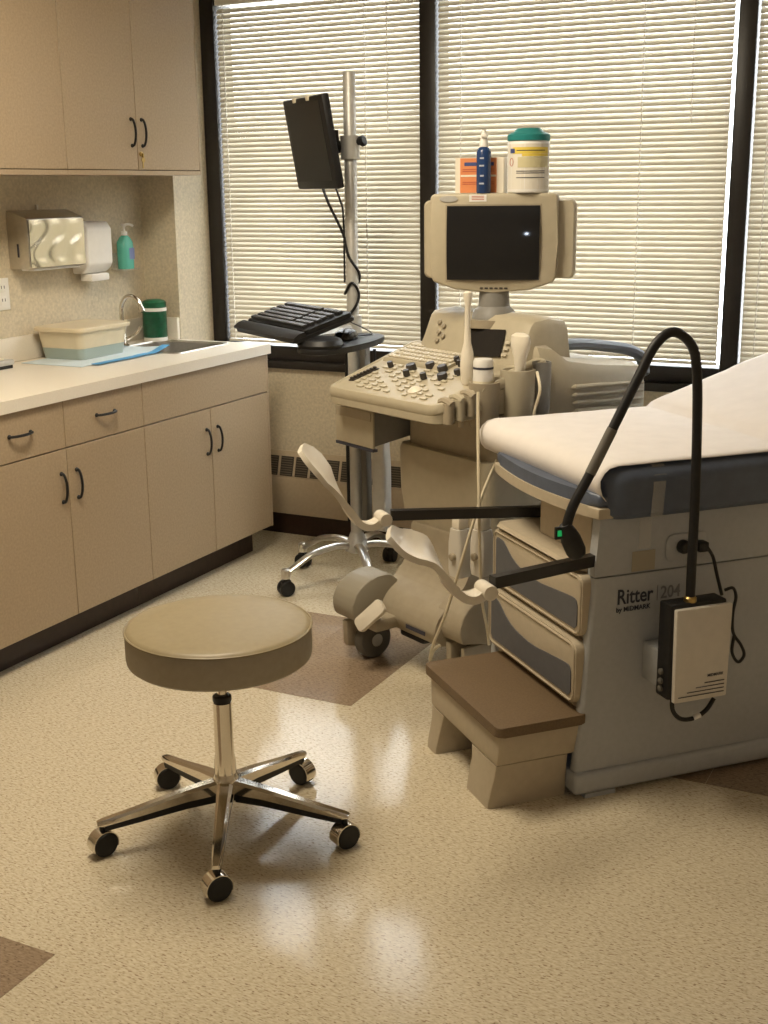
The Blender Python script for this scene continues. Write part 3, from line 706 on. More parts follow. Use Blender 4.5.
# foot extension: tan rim and slate cushion with bowed front
def bow(y0, y1, s, b, n=14): return [(s-b*math.sin(PI*i/n), y0+(y1-y0)*i/n) for i in range(n+1)]
fx = bow(-.035, TW+.012, .028, .035); poly = fx+[(.35, TW+.012), (.35, -.035)]
bm = bmesh.new(); prism(bm, poly, .757, .785, None, .005, 2); fe = obj('foot_extension', bm, TTAN, et)
fx = bow(-.03, TW+.007, .032, .035); poly = fx+[(.35, TW+.007), (.35, -.03)]
bm = bmesh.new(); prism(bm, poly, .7855, .818, None, .012, 3); obj('extension_cushion', bm, TBLUE, fe)
# seat cushion
HS = .585
bm = bmesh.new()
t = bmesh.new()
def cushion(t, x0, x1, y0, y1, z0, z1, r):
    rings = [(.010, z0), (0, z0+.012), (0, z1-r)] + [(r*(1-math.cos(a)), z1-r+r*math.sin(a)) for a in [math.radians(q) for q in (15, 30, 45, 60, 75, 90)]]
    loft(t, [[(x, y, z) for x, y in rpoly(x0+i, x1-i, y0+i, y1-i, max(.006, .075-i), 6)] for i, z in rings])
cushion(t, .035, HS, -.055, TW+.15, .7555, .884, .042)
for v in t.verts:                       # the foot edge undercuts towards the bottom
    if v.co.x < .12 and v.co.z < .80: v.co.x += .05*max(0, min(1, (v.co.y+.03)/.10))
merge(bm, t); obj('seat_cushion', bm, TBLUE, et)
# back cushion raised
BA = math.radians(17); bd = Vector((math.cos(BA), 0, math.sin(BA))); bn = Vector((-math.sin(BA), 0, math.cos(BA)))
mtb = basis((HS+.03, 0, .768), bd, (0, 1, 0), bn)
t = bmesh.new(); cushion(t, 0, .80, -.055, TW+.15, .0, .125, .04)
bm = bmesh.new(); merge(bm, t, mtb); obj('back_cushion', bm, TBLUE, et)
bm = bmesh.new(); bx(bm, .02, .76, .03, TW-.03, -.03, -.001, .004, 2, mtb); obj('back_frame', bm, TBODY, et)
# clear strap round the seat cushion
bm = bmesh.new(); sp = [(-.008, .757), (-.0575, .758), (-.0575, .835), (-.050, .862), (-.03, .8825), (.02, .8865), (.06, .887)]
loft(bm, [[(.155+.02*min(1, i/4), y, z), (.19+.02*min(1, i/4), y, z)] for i, (y, z) in enumerate(sp)], closed=False); strap = obj('clear_strap', bm, CLEAR, et)
bm = bmesh.new(); loft(bm, [[(.165, -.0012, z), (.20, -.0012, z)] for z in (.752, .66)], closed=False); obj('strap_tail', bm, CLEAR, strap)
# things fixed to the near side
obj('cover_label', B(.148, .215, -.0016, -.0004, .602, .655), mat('tan_tape', (.36, .32, .24), .6), et)
bm = bmesh.new(); prism(bm, rpoly(.245, .37, .618, .688, .02, 5), 0, .004, basis((0, -.0005, 0), (1, 0, 0), (0, 0, 1), (0, -1, 0)), .0015); op = obj('outlet_panel', bm, TBODY, et)
bm = bmesh.new(); lathe(bm, [(.018, 0), (.018, .012), (.013, .02)], 16, basis((.292, -.005, .655), (1, 0, 0), (0, 0, 1), (0, -1, 0))); obj('socket_cap', bm, BLACK, op)
# lettering
mt = basis((.108, -.0012, .520), (1, 0, 0), (0, 0, 1), (0, -1, 0))
INKB = mat('lettering_slate', (.035, .04, .06), .6); INKF = mat('lettering_faded', (.19, .19, .20), .6)
text('lettering', 'Ritter', .056, mt, INKB, et, sx=.80)
obj('lettering_bar', B(.226, .2275, -.0018, -.0006, .517, .557), INKF, et)
text('lettering', '204', .047, Matrix.Translation((.128, 0, .001)) @ mt, INKF, et, sx=.85)
text('lettering', 'by MIDMARK', .0185, Matrix.Translation((-.001, 0, -.021)) @ mt, INKB, et, sx=.95)
# step
stp = bmesh.new()
def srect(z, f0, f1, y0, y1): return [(f0, y0, z), (f1, y0, z), (f1, y1, z), (f0, y1, z)]
t = bmesh.new(); loft(t, [srect(.12, -.214, .02, .018, .452), srect(.208, -.208, .02, .006, .470)]); bmesh.ops.bevel(t, geom=t.edges[:], offset=.008, segments=2, profile=.5, affect='EDGES', clamp_overlap=True); merge(stp, t)
step = obj('step', stp, TTAN, et)
for y0, y1, i0, i1 in ((.030, .165, .022, .175), (.375, .440, .36, .449)):
    t = bmesh.new(); loft(t, [srect(0, -.232, -.005, y0, y1), srect(.02, -.230, -.005, y0, y1), srect(.085, -.216, -.005, y0-.004, y1+.004), srect(.1195, -.213, -.005, i0, i1)]); bmesh.ops.bevel(t, geom=[e for e in t.edges if abs(e.verts[0].co.z-e.verts[1].co.z) > .01], offset=.008, segments=2, profile=.5, affect='EDGES', clamp_overlap=True)
    bm = bmesh.new(); merge(bm, t); obj('leg', bm, TTAN, step)
bm = bmesh.new(); prism(bm, rpoly(-.222, .035, -.006, .484, .02, 5), .2085, .236, None, .009, 3); obj('tread', bm, TREAD, step)
# stirrups
def stirrup(a, b, path, widths, tpl):
    bm = bmesh.new(); P0 = Vector((*a, .64)); P1 = Vector((*b, .64)); dd = (P1-P0).normalized(); sd_ = Vector((dd.y, -dd.x, 0))
    loft(bm, [[p+sd_*x+Vector((0, 0, z)) for x, z in ((-.0125, -.0145), (.0125, -.0145), (.0125, .0145), (-.0125, .0145))] for p in (P0, P1)]); bar = obj('stirrup_bar', bm, BLKMET, et)
    # footrest in plane t = tpl
    P = [FT.px_y(x, y, tpl) for x, y in path]
    C_ = catmull(P, 6); n = len(C_); rings = []
    for i, p in enumerate(C_):
        tg = (C_[min(i+1, n-1)]-C_[max(i-1, 0)]).normalized(); nr = Vector((tg.z, 0, -tg.x)).normalized()
        if nr.z < 0 and abs(nr.z) > .2: nr = -nr
        u = i/(n-1)*(len(widths)-1); k = min(int(u), len(widths)-2); w, th, cup = [widths[k][q]+(widths[k+1][q]-widths[k][q])*(u-k) for q in range(3)]
        r = []
        wv2 = Vector((0, .8, 0))+nr*.45*min(1, max(0, u-3)/2)
        for yy in (-1, -.6, 0, .6, 1): r.append(p+wv2*(yy*w)+nr*(th+cup*yy*yy))
        for yy in (1, .6, 0, -.6, -1): r.append(p+wv2*(yy*w)+nr*(-th+cup*yy*yy))
        rings.append(r)
    bm = bmesh.new(); loft(bm, rings); fr = obj('footrest', bm, STIR, bar)
    bm = bmesh.new(); p = P[0]
    lathe(bm, [(.006, -.03), (.018, -.03), (.019, -.026), (.019, .026), (.018, .03), (.006, .03)], 18, basis(p, (1, 0, 0), (0, 0, -1), (0, 1, 0))); obj('pivot', bm, STIR, bar)
    return bar
wd = [(.022, .012, 0), (.030, .010, .002), (.028, .010, 0), (.026, .010, 0), (.034, .008, .003), (.050, .007, .010), (.054, .007, .014), (.046, .007, .012), (.026, .007, .004)]
stirrup((.17, .497), (-.262, .632), [(383, 518), (372, 526), (360, 524), (349, 511), (336, 493), (325, 479), (315, 468), (306, 458), (300, 449)], wd, .637)
stirrup((.09, .03), (-.262, -.048), [(486, 590), (474, 598), (461, 596), (448, 583), (437, 567), (425, 555), (412, 552), (399, 546), (388, 534)], wd, -.052)

# exam paper
ep = thing('exam_paper', 'white crepe paper strip covering the exam table top', 'paper', T0, 47)
prof = [(.052, .800), (.040, .815), (.034, .835), (.0335, .852), (.041, .869), (.055, .880), (.08, .8875)]
s = .12
while s < HS-.05: prof.append((s, .8878)); s += .04
bp = lambda u, h: Vector((HS+.03, 0, .768)) + bd*u + bn*h
prof += [(HS-.03, .888), (HS-.004, .887)]
for u, h in ((.012, .120), (.035, .1285), (.07, .1305), (.11, .1305)): q = bp(u, h); prof.append((q.x, q.z))
u = .15
while u < .78: q = bp(u, .1295); prof.append((q.x, q.z)); u += .04
ts = [-.034+(TW+.034+.12)*j/30 for j in range(31)]
bm = bmesh.new(); grid = []
for i, (s, z) in enumerate(prof):
    row = []
    for t in ts:
        wv_ = .0035*noise.noise(Vector((s*9, t*9, 1.3)))+.0016*noise.noise(Vector((s*30, t*26, 4)))
        if i < 6: wv_ = .0
        e_ = .0035
        tt = t
        if s > HS+.05: tt = t + (.01*noise.noise(Vector((s*25, 3, 0))) if t == ts[-1] or t == ts[0] else 0)
        edge = max(0, (-.018-t)/.016, (t-(TW+.10))/.02)
        row.append(bm.verts.new((s-(.003 if i < 4 else 0), tt, z+abs(wv_)+e_ - (.0 if i < 6 else .004*min(1, edge)))))
    grid.append(row)
for i in range(len(prof)-1):
    for j in range(len(ts)-1): bm.faces.new((grid[i][j], grid[i][j+1], grid[i+1][j+1], grid[i+1][j]))
pm = obj('paper_sheet', bm, PAPER, ep, smooth=60)
md = pm.modifiers.new('thickness', 'SOLIDIFY'); md.thickness = .0012; md.offset = 1

# ------------------------------------------------------------------ gooseneck lamp with transformer box
lm = thing('gooseneck_lamp', 'black gooseneck exam lamp with white transformer box on table side', 'lamp', T0, 47)
LT_ = -.16
q = [FT.px_y(x, y, LT_) for x, y in ((679, 611), (734, 603), (727, 698), (670, 704))]
ls0, ls1 = (q[0].x+q[3].x)/2, (q[1].x+q[2].x)/2; lz0, lz1 = (q[2].z+q[3].z)/2, (q[0].z+q[1].z)/2
bm = bmesh.new()
loft(bm, [[(x, y, z) for x, z in ((ls0+.004, lz0), (ls1-.004, lz0), (ls1, lz1), (ls0, lz1))] for y in (LT_+.014, LT_+.012)], cap=False)
t = bmesh.new(); loft(t, [[(ls0+.006, y, lz0+.002), (ls1-.004, y, lz0+.002), (ls1, y, lz1), (ls0+.002, y, lz1)] for y in (LT_+.016, LT_)]); bmesh.ops.bevel(t, geom=t.edges[:], offset=.004, segments=2, profile=.5, affect='EDGES'); bm.clear(); merge(bm, t); cvr = obj('front_cover', bm, mat('ivory_plastic', (.62, .575, .51), .45, var=.03), lm)
text('print', 'MIDMARK', .0105, basis((ls1-.065, LT_-.0012, lz0+.062), (1, 0, 0), (0, 0, 1), (0, -1, 0)), INK, cvr, ext=.0003)
for i, a in enumerate((.06, .085, .11, .135)): obj('print_line', B(ls1-.012-a, ls1-.014, LT_-.0014, LT_-.0004, lz0+.046-i*.010, lz0+.048-i*.010), INK, cvr)
obj('back_housing', B(ls0-.004, ls1-.006, LT_+.0165, -.088, lz0+.006, lz1+.008, .006), BLACK, lm)
for z in (.03, .05, .075): 
    bm = bmesh.new(); lathe(bm, [(.008, 0), (.008, .006), (.005, .008)], 12, basis((ls0-.0045, -.115, lz0+z), (0, 1, 0), (0, 0, 1), (-1, 0, 0))); obj('control_knob', bm, GREYRUB, lm)
obj('bracket', B(.19, .275, -.087, -.0005, .312, .412, .004), TBODY, lm)
GT = -.125
gp = [FT.px_y(x, y, GT) for x, y in ((690, 602), (692, 560), (695, 500), (697, 430), (697, 375), (692, 346), (674, 332), (656, 344), (640, 374), (615, 424), (590, 474), (573, 506), (566, 528))]
bm = bmesh.new(); tube(bm, gp, .0118, 12, smooth=6); obj('gooseneck', bm, BLACK, lm)
bm = bmesh.new(); lathe(bm, [(.016, -.008), (.016, .012), (.012, .016)], 14, Matrix.Translation(gp[0])); obj('neck_ferrule', bm, BRASS, lm)
sl_ = [gp[10], gp[10]+(gp[9]-gp[10])*.35, gp[10]+(gp[9]-gp[10])*.9]
bm = bmesh.new(); tube(bm, sl_, .0128, 12); obj('neck_label', bm, GREYRUB, lm)
hd = FT.px_y(576, 551, GT)
bm = bmesh.new(); ax = (hd-gp[-1]).normalized(); tube(bm, [gp[-1]-ax*.01, gp[-1]+ax*.01, gp[-1]+ax*.03, hd, hd+ax*.012], [.013, .02, .024, .024, .020], 16); obj('lamp_head', bm, BLACK, lm)
gi = FT.px_y(559, 533, GT)
bm = bmesh.new(); bx(bm, gi.x-.011, gi.x+.011, gi.y-.004, gi.y+.004, gi.z-.015, gi.z+.015, .002); tube(bm, [gi+Vector((.008, 0, 0)), gp[-1]], .005, 6); sw_ = obj('switch_plate', bm, BLACK, lm)
obj('indicator', B(gi.x-.006, gi.x+.006, gi.y-.0052, gi.y-.0042, gi.z-.007, gi.z+.007), GREENLED, sw_)
# power cord: plug in side outlet, down to the box, loop
c1 = FT.px_y(700, 545, -.012); c2 = FT.px_y(717, 575, -.05); c3 = FT.px_y(722, 590, -.1)
bm = bmesh.new(); bx(bm, c1.x-.016, c1.x+.012, -.036, -.006, c1.z-.013, c1.z+.013, .004); tube(bm, [c1+Vector((.01, -.02, -.004)), FT.px_y(713, 557, -.03), c2, c3+Vector((0, 0, -.012))], .0045, 8, smooth=5); obj('power_cord', bm, BLACK, lm)
bm = bmesh.new(); tube(bm, [FT.px_y(x, y, -.09) for x, y in ((725, 590), (733, 588), (736, 597), (733, 612), (733, 632), (741, 645), (744, 655), (738, 662), (732, 652), (734, 636))], .0042, 8, smooth=5); obj('cord_loop', bm, BLACK, lm)
bm = bmesh.new(); tube(bm, [FT.px_y(x, y, -.13) for x, y in ((672, 700), (673, 711), (681, 719), (694, 718), (706, 710), (714, 698))], .0058, 8, smooth=5); obj('cord_loop', bm, BLACK, lm)
bm = bmesh.new(); tube(bm, [FT.px_y(693, 718, -.13), FT.px_y(700, 715, -.13)], .0068, 8); obj('cord_tag', bm, WHITEP, lm)

# ------------------------------------------------------------------ ultrasound machine
U0 = Vector((-1.66, 3.52, 0)); FU = Frame(U0, -27)
us = thing('ultrasound_machine', 'beige ultrasound machine with monitor, control console and probes', 'ultrasound machine', U0, -27)
# chassis with sweeping front foot
side = basis((0, 0, 0), (0, 1, 0), (0, 0, 1), (1, 0, 0))
prf = catmull([(a, b, 0) for a, b in ((-.02, .12), (-.05, .17), (-.02, .235), (.06, .29), (.10, .36), (.115, .45))], 4)
poly = [(p.x, p.y) for p in prf] + [(.70, .45), (.74, .30), (.74, .12), (.30, .12), (.26, .16), (.12, .16), (.08, .12)]
bm = bmesh.new(); prism(bm, poly, -.165, .165, side, .012, 2); ch = obj('chassis', bm, USD, us)
obj('chassis_vent', B(.02, .12, -.054, -.052, .155, .168), INK, ch)
# main body
bm = bmesh.new(); loft(bm, [[(x, y, z) for x, y in rpoly(-.235+a, .245-a*.3, f, .72, .04, 5)] for z, f, a in ((.4505, .125, .0), (.56, .105, .0), (.70, .098, .004), (.715, .105, .006))]); obj('body', bm, USC, us)
bm = bmesh.new(); loft(bm, [[(x, y, z) for x, y in rpoly(-.215, .235, .13, .72, .04, 5)] for z in (.7155, .86)]); obj('body_neck', bm, USD, us)
# rear housing seen to the right: rounded shoulder, louvred vents
bm = bmesh.new()
rings = []
for y, zt, xr in ((.315, 1.045, .20), (.33, 1.068, .228), (.375, 1.06, .25), (.43, 1.02, .262), (.55, .998, .268), (.76, .975, .268), (.78, .95, .255)):
    rings.append([(-.235, y, .62), (xr-.0, y, .62), (xr, y, zt-.05), (xr-.02, y, zt-.012), (xr-.055, y, zt), (-.19, y, zt), (-.225, y, zt-.015), (-.235, y, zt-.05)])
loft(bm, rings); rh_ = obj('rear_housing', bm, USC, us)
for j in range(4):
    z = .915-j*.026
    bm = bmesh.new(); tube(bm, [(.2645, .43+j*.004, z+.010), (.2695, .44+j*.004, z+.012), (.2715, .56, z+.007), (.2715, .755, z-.004)], [.003, .0075, .0075, .006], 8); obj('vent_louvre', bm, USC, rh_)
# rear push handle, slate grey-blue
HB = mat('handle_blue_grey', (.16, .18, .22), .45)
hp_ = [FU.px_x(x, y, .14) for x, y in ((553, 347), (575, 344), (605, 346), (630, 350), (640, 356))]
bm = bmesh.new(); tube(bm, [hp_[0], hp_[1], hp_[2], hp_[3], hp_[4]+Vector((0, .01, -.01)), hp_[4]+Vector((.02, .0, -.06))], .024, 10, smooth=4, flat=.8); obj('push_handle', bm, HB, us)
# arm / printer drawer under the console
bm = bmesh.new(); bx(bm, -.445, -.225, .0, .012, .702, .836, .006); dw = obj('drawer_front', bm, USC, us)
obj('drawer_strip', B(-.437, -.233, -.0022, -.0004, .795, .826), USD, dw)
bm = bmesh.new(); prism(bm, [(.0125, .708), (.0125, .834), (.36, .834), (.36, .755)], -.44, -.2305, side, .004); obj('drawer_body', bm, USG, us)
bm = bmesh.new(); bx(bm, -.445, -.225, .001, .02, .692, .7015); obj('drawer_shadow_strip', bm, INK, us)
bm = bmesh.new(); bx(bm, -.30, -.2155, .2, .4, .836, .848, .004); obj('console_arm', bm, USG, us)
# control console: wedge
KS = .30; ZF = .905; YF = -.075
zt = lambda y: ZF+KS*(y-YF)
out = []
for cx, cy, r, a0, a1 in ((-.385+.03, YF+.03, .03, 180, 270), (.15, YF+.06, .05, 270, 350), (.245, .31, .02, 0, 90), (-.40, .31, .02, 90, 180)):
    for i in range(6): a = math.radians(a0+(a1-a0)*i/5); out.append((cx+r*math.cos(a), cy+r*math.sin(a)))
cxm = sum(p[0] for p in out)/len(out); cym = sum(p[1] for p in out)/len(out)
def oring(f, dz, zfun): return [(cxm+(x-cxm)*f, cym+(y-cym)*f, zfun(cym+(y-cym)*f)+dz) for x, y in out]
bm = bmesh.new(); loft(bm, [oring(.93, 0, lambda y: .846+.05*(y-YF)), oring(.985, .006, lambda y: .846+.06*(y-YF)), oring(.99, -.034, zt)]); cs = obj('console_base', bm, USC, us)
bm = bmesh.new(); loft(bm, [oring(.985, -.0335, zt), oring(1.0, -.026, zt), oring(1.0, -.010, zt), oring(.985, -.001, zt), oring(.955, .0, zt), oring(.945, -.004, zt)]); obj('console_top', bm, USC, cs)
pn = Vector((0, -KS, 1)).normalized(); py_ = Vector((0, 1, KS)).normalized()
def onp(px, py):          # pixel -> console surface
    nw = FU.x*0 + FU.y*(-KS) + Vector((0, 0, 1)); P = FU.wor(0, YF, ZF-.003)
    return FU.loc(at_p(px, py, P, nw))
def pm_(p): return basis(p, (1, 0, 0), py_, pn)
k0 = None
for px, py, r, h in ((412, 370, .017, .022), (431, 368, .016, .02), (443, 371, .017, .02), (443, 379, .017, .02), (407, 376, .011, .022), (424, 379, .011, .022), (391, 367, .010, .02), (458, 364, .010, .026), (461, 366, .010, .022), (475, 367, .009, .02), (458, 375, .011, .02), (483, 366, .011, .02)):
    p = onp(px, py)
    bm = bmesh.new(); lathe(bm, [(r, .0005), (r, h*.8), (r*.9, h), (.001, h)], 14, pm_(p)); obj('knob', bm, KNOB, cs)
bm = bmesh.new(); a, b = onp(351, 381), onp(377, 369)
d_ = (b-a); loft(bm, [[a+d_*u+v for v in (Vector((-.009, -.004, .001)), Vector((.009, .004, .001)), Vector((.009, .004, .004)), Vector((-.009, -.004, .004)))] for u in (0, 1)]); slb = obj('slider_bank', bm, KNOB, cs)
for i in range(8):
    p = a+d_*((i+.5)/8); bm = bmesh.new(); bx(bm, -.007, .007, -.004, .004, .0042, .012, .001, 1, pm_(p)); obj('slider', bm, KNOB, slb)
bm = bmesh.new(); random.seed(3)
for i in range(9):
    for j in range(8):
        x = -.30+i*.048+.004*random.random(); y = -.03+j*.024
        if (i+j) % 5 == 0 or (i > 7 and j > 3): continue
        r = random.choice((.007, .009, .011)); bx(bm, -r*1.3, r*1.3, -.006, .006, -.0035, .0015, .001, 1, pm_(Vector((x, y, zt(y)))))
obj('console_buttons', bm, mat('console_button_beige', (.53, .475, .36), .5), cs, kind='stuff')
bm = bmesh.new(); p = onp(415, 391); lathe(bm, [(.024, -.002), (.024, .004), (.018, .008), (.010, .013), (.001, .015)], 18, pm_(p)); obj('trackball', bm, PROBE, cs)
# keyboard shelf
bm = bmesh.new()
kc = [onp(373, 359), onp(452, 363), onp(458, 352), onp(397, 345)]
kx0, kx1 = -.36, -.05
bm = bmesh.new(); loft(bm, [[(kx0-.012, y, zt(y)-.004+dz), (kx1+.012, y, zt(y)-.004+dz)] + [(kx1+.012, y, zt(y)-.006), (kx0-.012, y, zt(y)-.006)] for y, dz in ((.155, .004), (.162, .012), (.30, .010))]); kbs = obj('keyboard_shelf', bm, USC, cs)
bm = bmesh.new()
for r in range(5):
    for c in range(15):
        x = kx0+c*.0206+(r % 2)*.004; y = .170+r*.0245
        bx(bm, 0, .0165, 0, .0185, .008, .0145, .002, 1, basis((x, y, zt(y)-.001), (1, 0, 0), py_, pn))
obj('keyboard_keys', bm, USK, kbs, kind='stuff')
# upright behind the console with touch panel
def upr(x0, x1, z0, z1, r=.03): return None
bm = bmesh.new()
rings = []
for x, sh, top in ((-.325, .03, -.02), (-.315, .01, -.006), (-.28, 0, 0), (.145, 0, .0), (.185, .012, -.010), (.198, .035, -.03)):
    rings.append([(x, .245+sh, .985), (x, .285+sh*.8, 1.06+top), (x, .318+sh*.5, 1.128+top), (x, .335+sh*.3, 1.142+top), (x, .40, 1.148+top), (x, .47, 1.135+top), (x, .49, .98)])
loft(bm, rings); up_ = obj('console_upright', bm, USC, us)
fdir = (Vector((0, .318, 1.128))-Vector((0, .245, .985))).normalized(); fnr = Vector((0, -fdir.z, fdir.y))
mt = basis(Vector((.02, .247, .989))+fnr*.002, (1, 0, 0), fdir, -fnr)
def fpx(px, py):
    n = FU.y*fnr.y + Vector((0, 0, fnr.z)); P = FU.wor(0, .247, .989)+n*.004
    return FU.loc(at_p(px, py, P, n))
tp = [fpx(*q) for q in ((471, 329), (506, 330), (500, 357), (469, 356))]
bm = bmesh.new(); loft(bm, [[p for p in tp], [p+fnr*.003 for p in tp]]); obj('touch_panel', bm, SCREEN, up_)
for px, py in ((440, 322), (444, 326), (439, 332), (443, 336), (437, 340)):
    p = fpx(px, py); bm = bmesh.new(); lathe(bm, [(.009, 0), (.009, .004), (.006, .006)], 12, basis(p, (1, 0, 0), fdir, fnr)); obj('upright_button', bm, USD, up_)
for px, py in ((508, 343), (506, 349), (504, 355)):
    p = fpx(px, py); bm = bmesh.new(); bx(bm, -.011, .011, -.005, .005, 0, .004, .001, 1, basis(p, (1, 0, 0), fdir, fnr)); obj('upright_button', bm, USK, up_)
# monitor
MC = FU.loc(CO+ray(493, 243)*4.02)
mo_ = bpy.data.objects.new('monitor', None)
my = math.radians(42)        # local yaw so that it faces the camera side
mxv = Vector((math.cos(my), math.sin(my), 0)); mzv = Vector((0, 0, 1)); mnv = Vector((math.sin(my), -math.cos(my), 0))
MM = Matrix.Translation(MC) @ Matrix((mxv, mzv, mnv)).transposed().to_4x4()     # x right, y up, z towards viewer
bm = bmesh.new()
pl = [(-.195, .155), (.195, .155), (.205, .145), (.208, .0), (.205, -.105), (.195, -.125), (.12, -.150), (0, -.158), (-.12, -.150), (-.195, -.125), (-.205, -.105), (-.208, 0), (-.205, .145)]
prism(bm, pl, -.07, .0, MM, .01, 3); mon = obj('monitor_bezel', bm, USC, us)
bm = bmesh.new(); bx(bm, -.155, .155, -.122, .122, .0004, .0020, 0, 2, MM); obj('bezel_recess', bm, USD, mon)
bm = bmesh.new()
n_ = 12; vs = []
for i in range(n_+1):
    for j in range(n_+1):
        u, v = i/n_*2-1, j/n_*2-1; vs.append(bm.verts.new(MM @ Vector((.150*u, .117*v, .0025+.020*(1-(u*u+v*v)/2)))))
for i in range(n_):
    for j in range(n_): a = i*(n_+1)+j; bm.faces.new((vs[a], vs[a+n_+1], vs[a+n_+2], vs[a+1]))
obj('screen', bm, SCREEN, mon)
bm = bmesh.new(); loft(bm, [[MM @ Vector((x*f, y*f2, z)) for x, y in rpoly(-.232, .262, -.115, .135, .02, 4)] for z, f, f2 in ((-.03, .97, .97), (-.04, 1, 1), (-.09, 1, 1), (-.15, .9, .95), (-.26, .62, .75), (-.33, .5, .6))]); obj('rear_shell', bm, USC, mon)
bm = bmesh.new(); lathe(bm, [(.030, 0), (.030, .003)], 20, MM @ Matrix.Translation((-.145, .139, 0)) @ Matrix.Diagonal((1, .33, 1, 1))); obj('badge', bm, ALU, mon)
bm = bmesh.new(); bx(bm, -.078, -.022, .130, .152, .0004, .0012, 0, 2, MM); stk = obj('sticker', bm, WHITEP, mon)
bm = bmesh.new()
for y in (.137, .142, .147): bx(bm, -.07, -.03, y-.0012, y+.0008, .0014, .0018, 0, 2, MM)
obj('sticker_print', bm, REDP, stk)
for i in range(6):
    bm = bmesh.new(); bx(bm, -.042+i*.016, -.031+i*.016, -.147, -.1415, .0004, .003, .001, 1, MM); obj('monitor_button', bm, KNOB, mon)
bm = bmesh.new(); nb = MC+Vector((0, 0, -.155))-mnv*.05
lathe(bm, [(.075, MC.z-.245-.0), (.07, MC.z-.225), (.052, MC.z-.205), (.046, MC.z-.12)], 24, Matrix.Translation((nb.x, nb.y, 0))); obj('monitor_neck', bm, USG, us)
bm = bmesh.new(); lathe(bm, [(.10, 1.10), (.10, MC.z-.2455)], 24, Matrix.Translation((nb.x, nb.y, 0))); obj('swivel_plate', bm, USD, us)
# wheels
wl0 = None
for i, (wx, wy) in enumerate(((-.165, -.055), (.215, .085), (-.19, .62), (.20, .62))):
    rr = .066
    bm = bmesh.new(); lathe(bm, [(.02, -.022), (rr*.9, -.022), (rr, -.014), (rr, .014), (rr*.9, .022), (.02, .022)], 28, basis((wx, wy, rr), (0, 1, 0), (0, 0, 1), (1, 0, 0))); w_o = obj('wheel', bm, GREYRUB, us)
    bm = bmesh.new(); lathe(bm, [(.018, .0225), (.022, .028), (.002, .03)], 16, basis((wx, wy, rr), (0, 1, 0), (0, 0, 1), (1, 0, 0))); obj('wheel_hub', bm, ALU, w_o)
    if i < 2:
        x0, x1 = (wx-.080, wx+.040) if i == 0 else (wx-.085, wx+.045)
        # hood over the wheel, open on its lower part
        pr_ = catmull([(a, b, 0) for a, b in ((-.115, .155), (-.128, .195), (-.11, .25), (-.05, .29), (.03, .295))], 3)
        poly = [(p.x, p.y) for p in pr_]+[(.06, .27), (.06, .136), (-.02, .136)]
        bm = bmesh.new(); prism(bm, [(a+wy+.02, b) for a, b in poly], x0, x1, side, .012, 3); hd_ = obj('wheel_cover', bm, USD if i else mat('ultrasound_cover', (.30, .27, .21), .5), us)
        bm = bmesh.new(); pf = [(wy-.085, .05), (wy-.09, .14), (wy+.04, .14), (wy+.012, .06), (wy-.03, .035)]
        prism(bm, pf, wx-.052, wx-.025, side, .006, 2); prism(bm, pf, wx+.024, wx+.042, side, .006, 2) if i else None; obj('fork', bm, USD, w_o)
        if i == 0:
            ex = Vector((.55, .45, .70)).normalized(); ez = Vector((.2, -.9, .42)); ez = (ez-ex*ez.dot(ex)).normalized(); mt = basis((wx+.115, wy-.095, .195), ex, ez.cross(ex), ez)
            bm = bmesh.new(); prism(bm, rpoly(-.055, .065, -.026, .026, .012), -.008, .008, mt, .004); obj('brake_pedal', bm, STIR, us)
            bm = bmesh.new(); bx(bm, wx+.042, wx+.125, wy-.075, wy+.02, .135, .178, .008); obj('pedal_mount', bm, USD, us)
bm = bmesh.new(); bx(bm, -.06, .07, -.02, .10, .10, .135, .01); obj('cable_tray', bm, BLACK, us)
# probe holders on the right of the console
hx = [onp(452, 396), onp(464, 392), onp(477, 387)]
for i, (px, py) in enumerate(((446, 402), (457, 398), (468, 394), (479, 388))):
    p = onp(px, py); bm = bmesh.new()
    loft(bm, [[(x, y, z) for x, y in rpoly(p.x-.022, p.x+.032, p.y-.016, p.y+.014, .013, 4)] for z in (p.z-.065, p.z-.004)]); 
    tube(bm, [(p.x-.024, p.y, p.z-.004), (p.x+.0, p.y-.002, p.z+.004), (p.x+.03, p.y, p.z-.006)], .013, 8, smooth=3); obj('probe_holder', bm, USC if i % 2 else USD, cs)
def cup(cx, cy, z0, z1, r, mat_):
    bm = bmesh.new(); lathe(bm, [(r*.86, z0), (r*.95, z0+.02), (r, z1), (r*.84, z1), (r*.78, z0+.03), (.002, z0+.02)], 22, Matrix.Translation((cx, cy, 0))); return obj('probe_cup', bm, mat_, cs)
c_a = onp(500, 383); c_b = onp(524, 372)
cup(.205, .115, .83, .968, .048, USD); cup(.235, .225, .835, 1.0, .055, USC); cup(.262, .30, .86, 1.02, .03, USG)
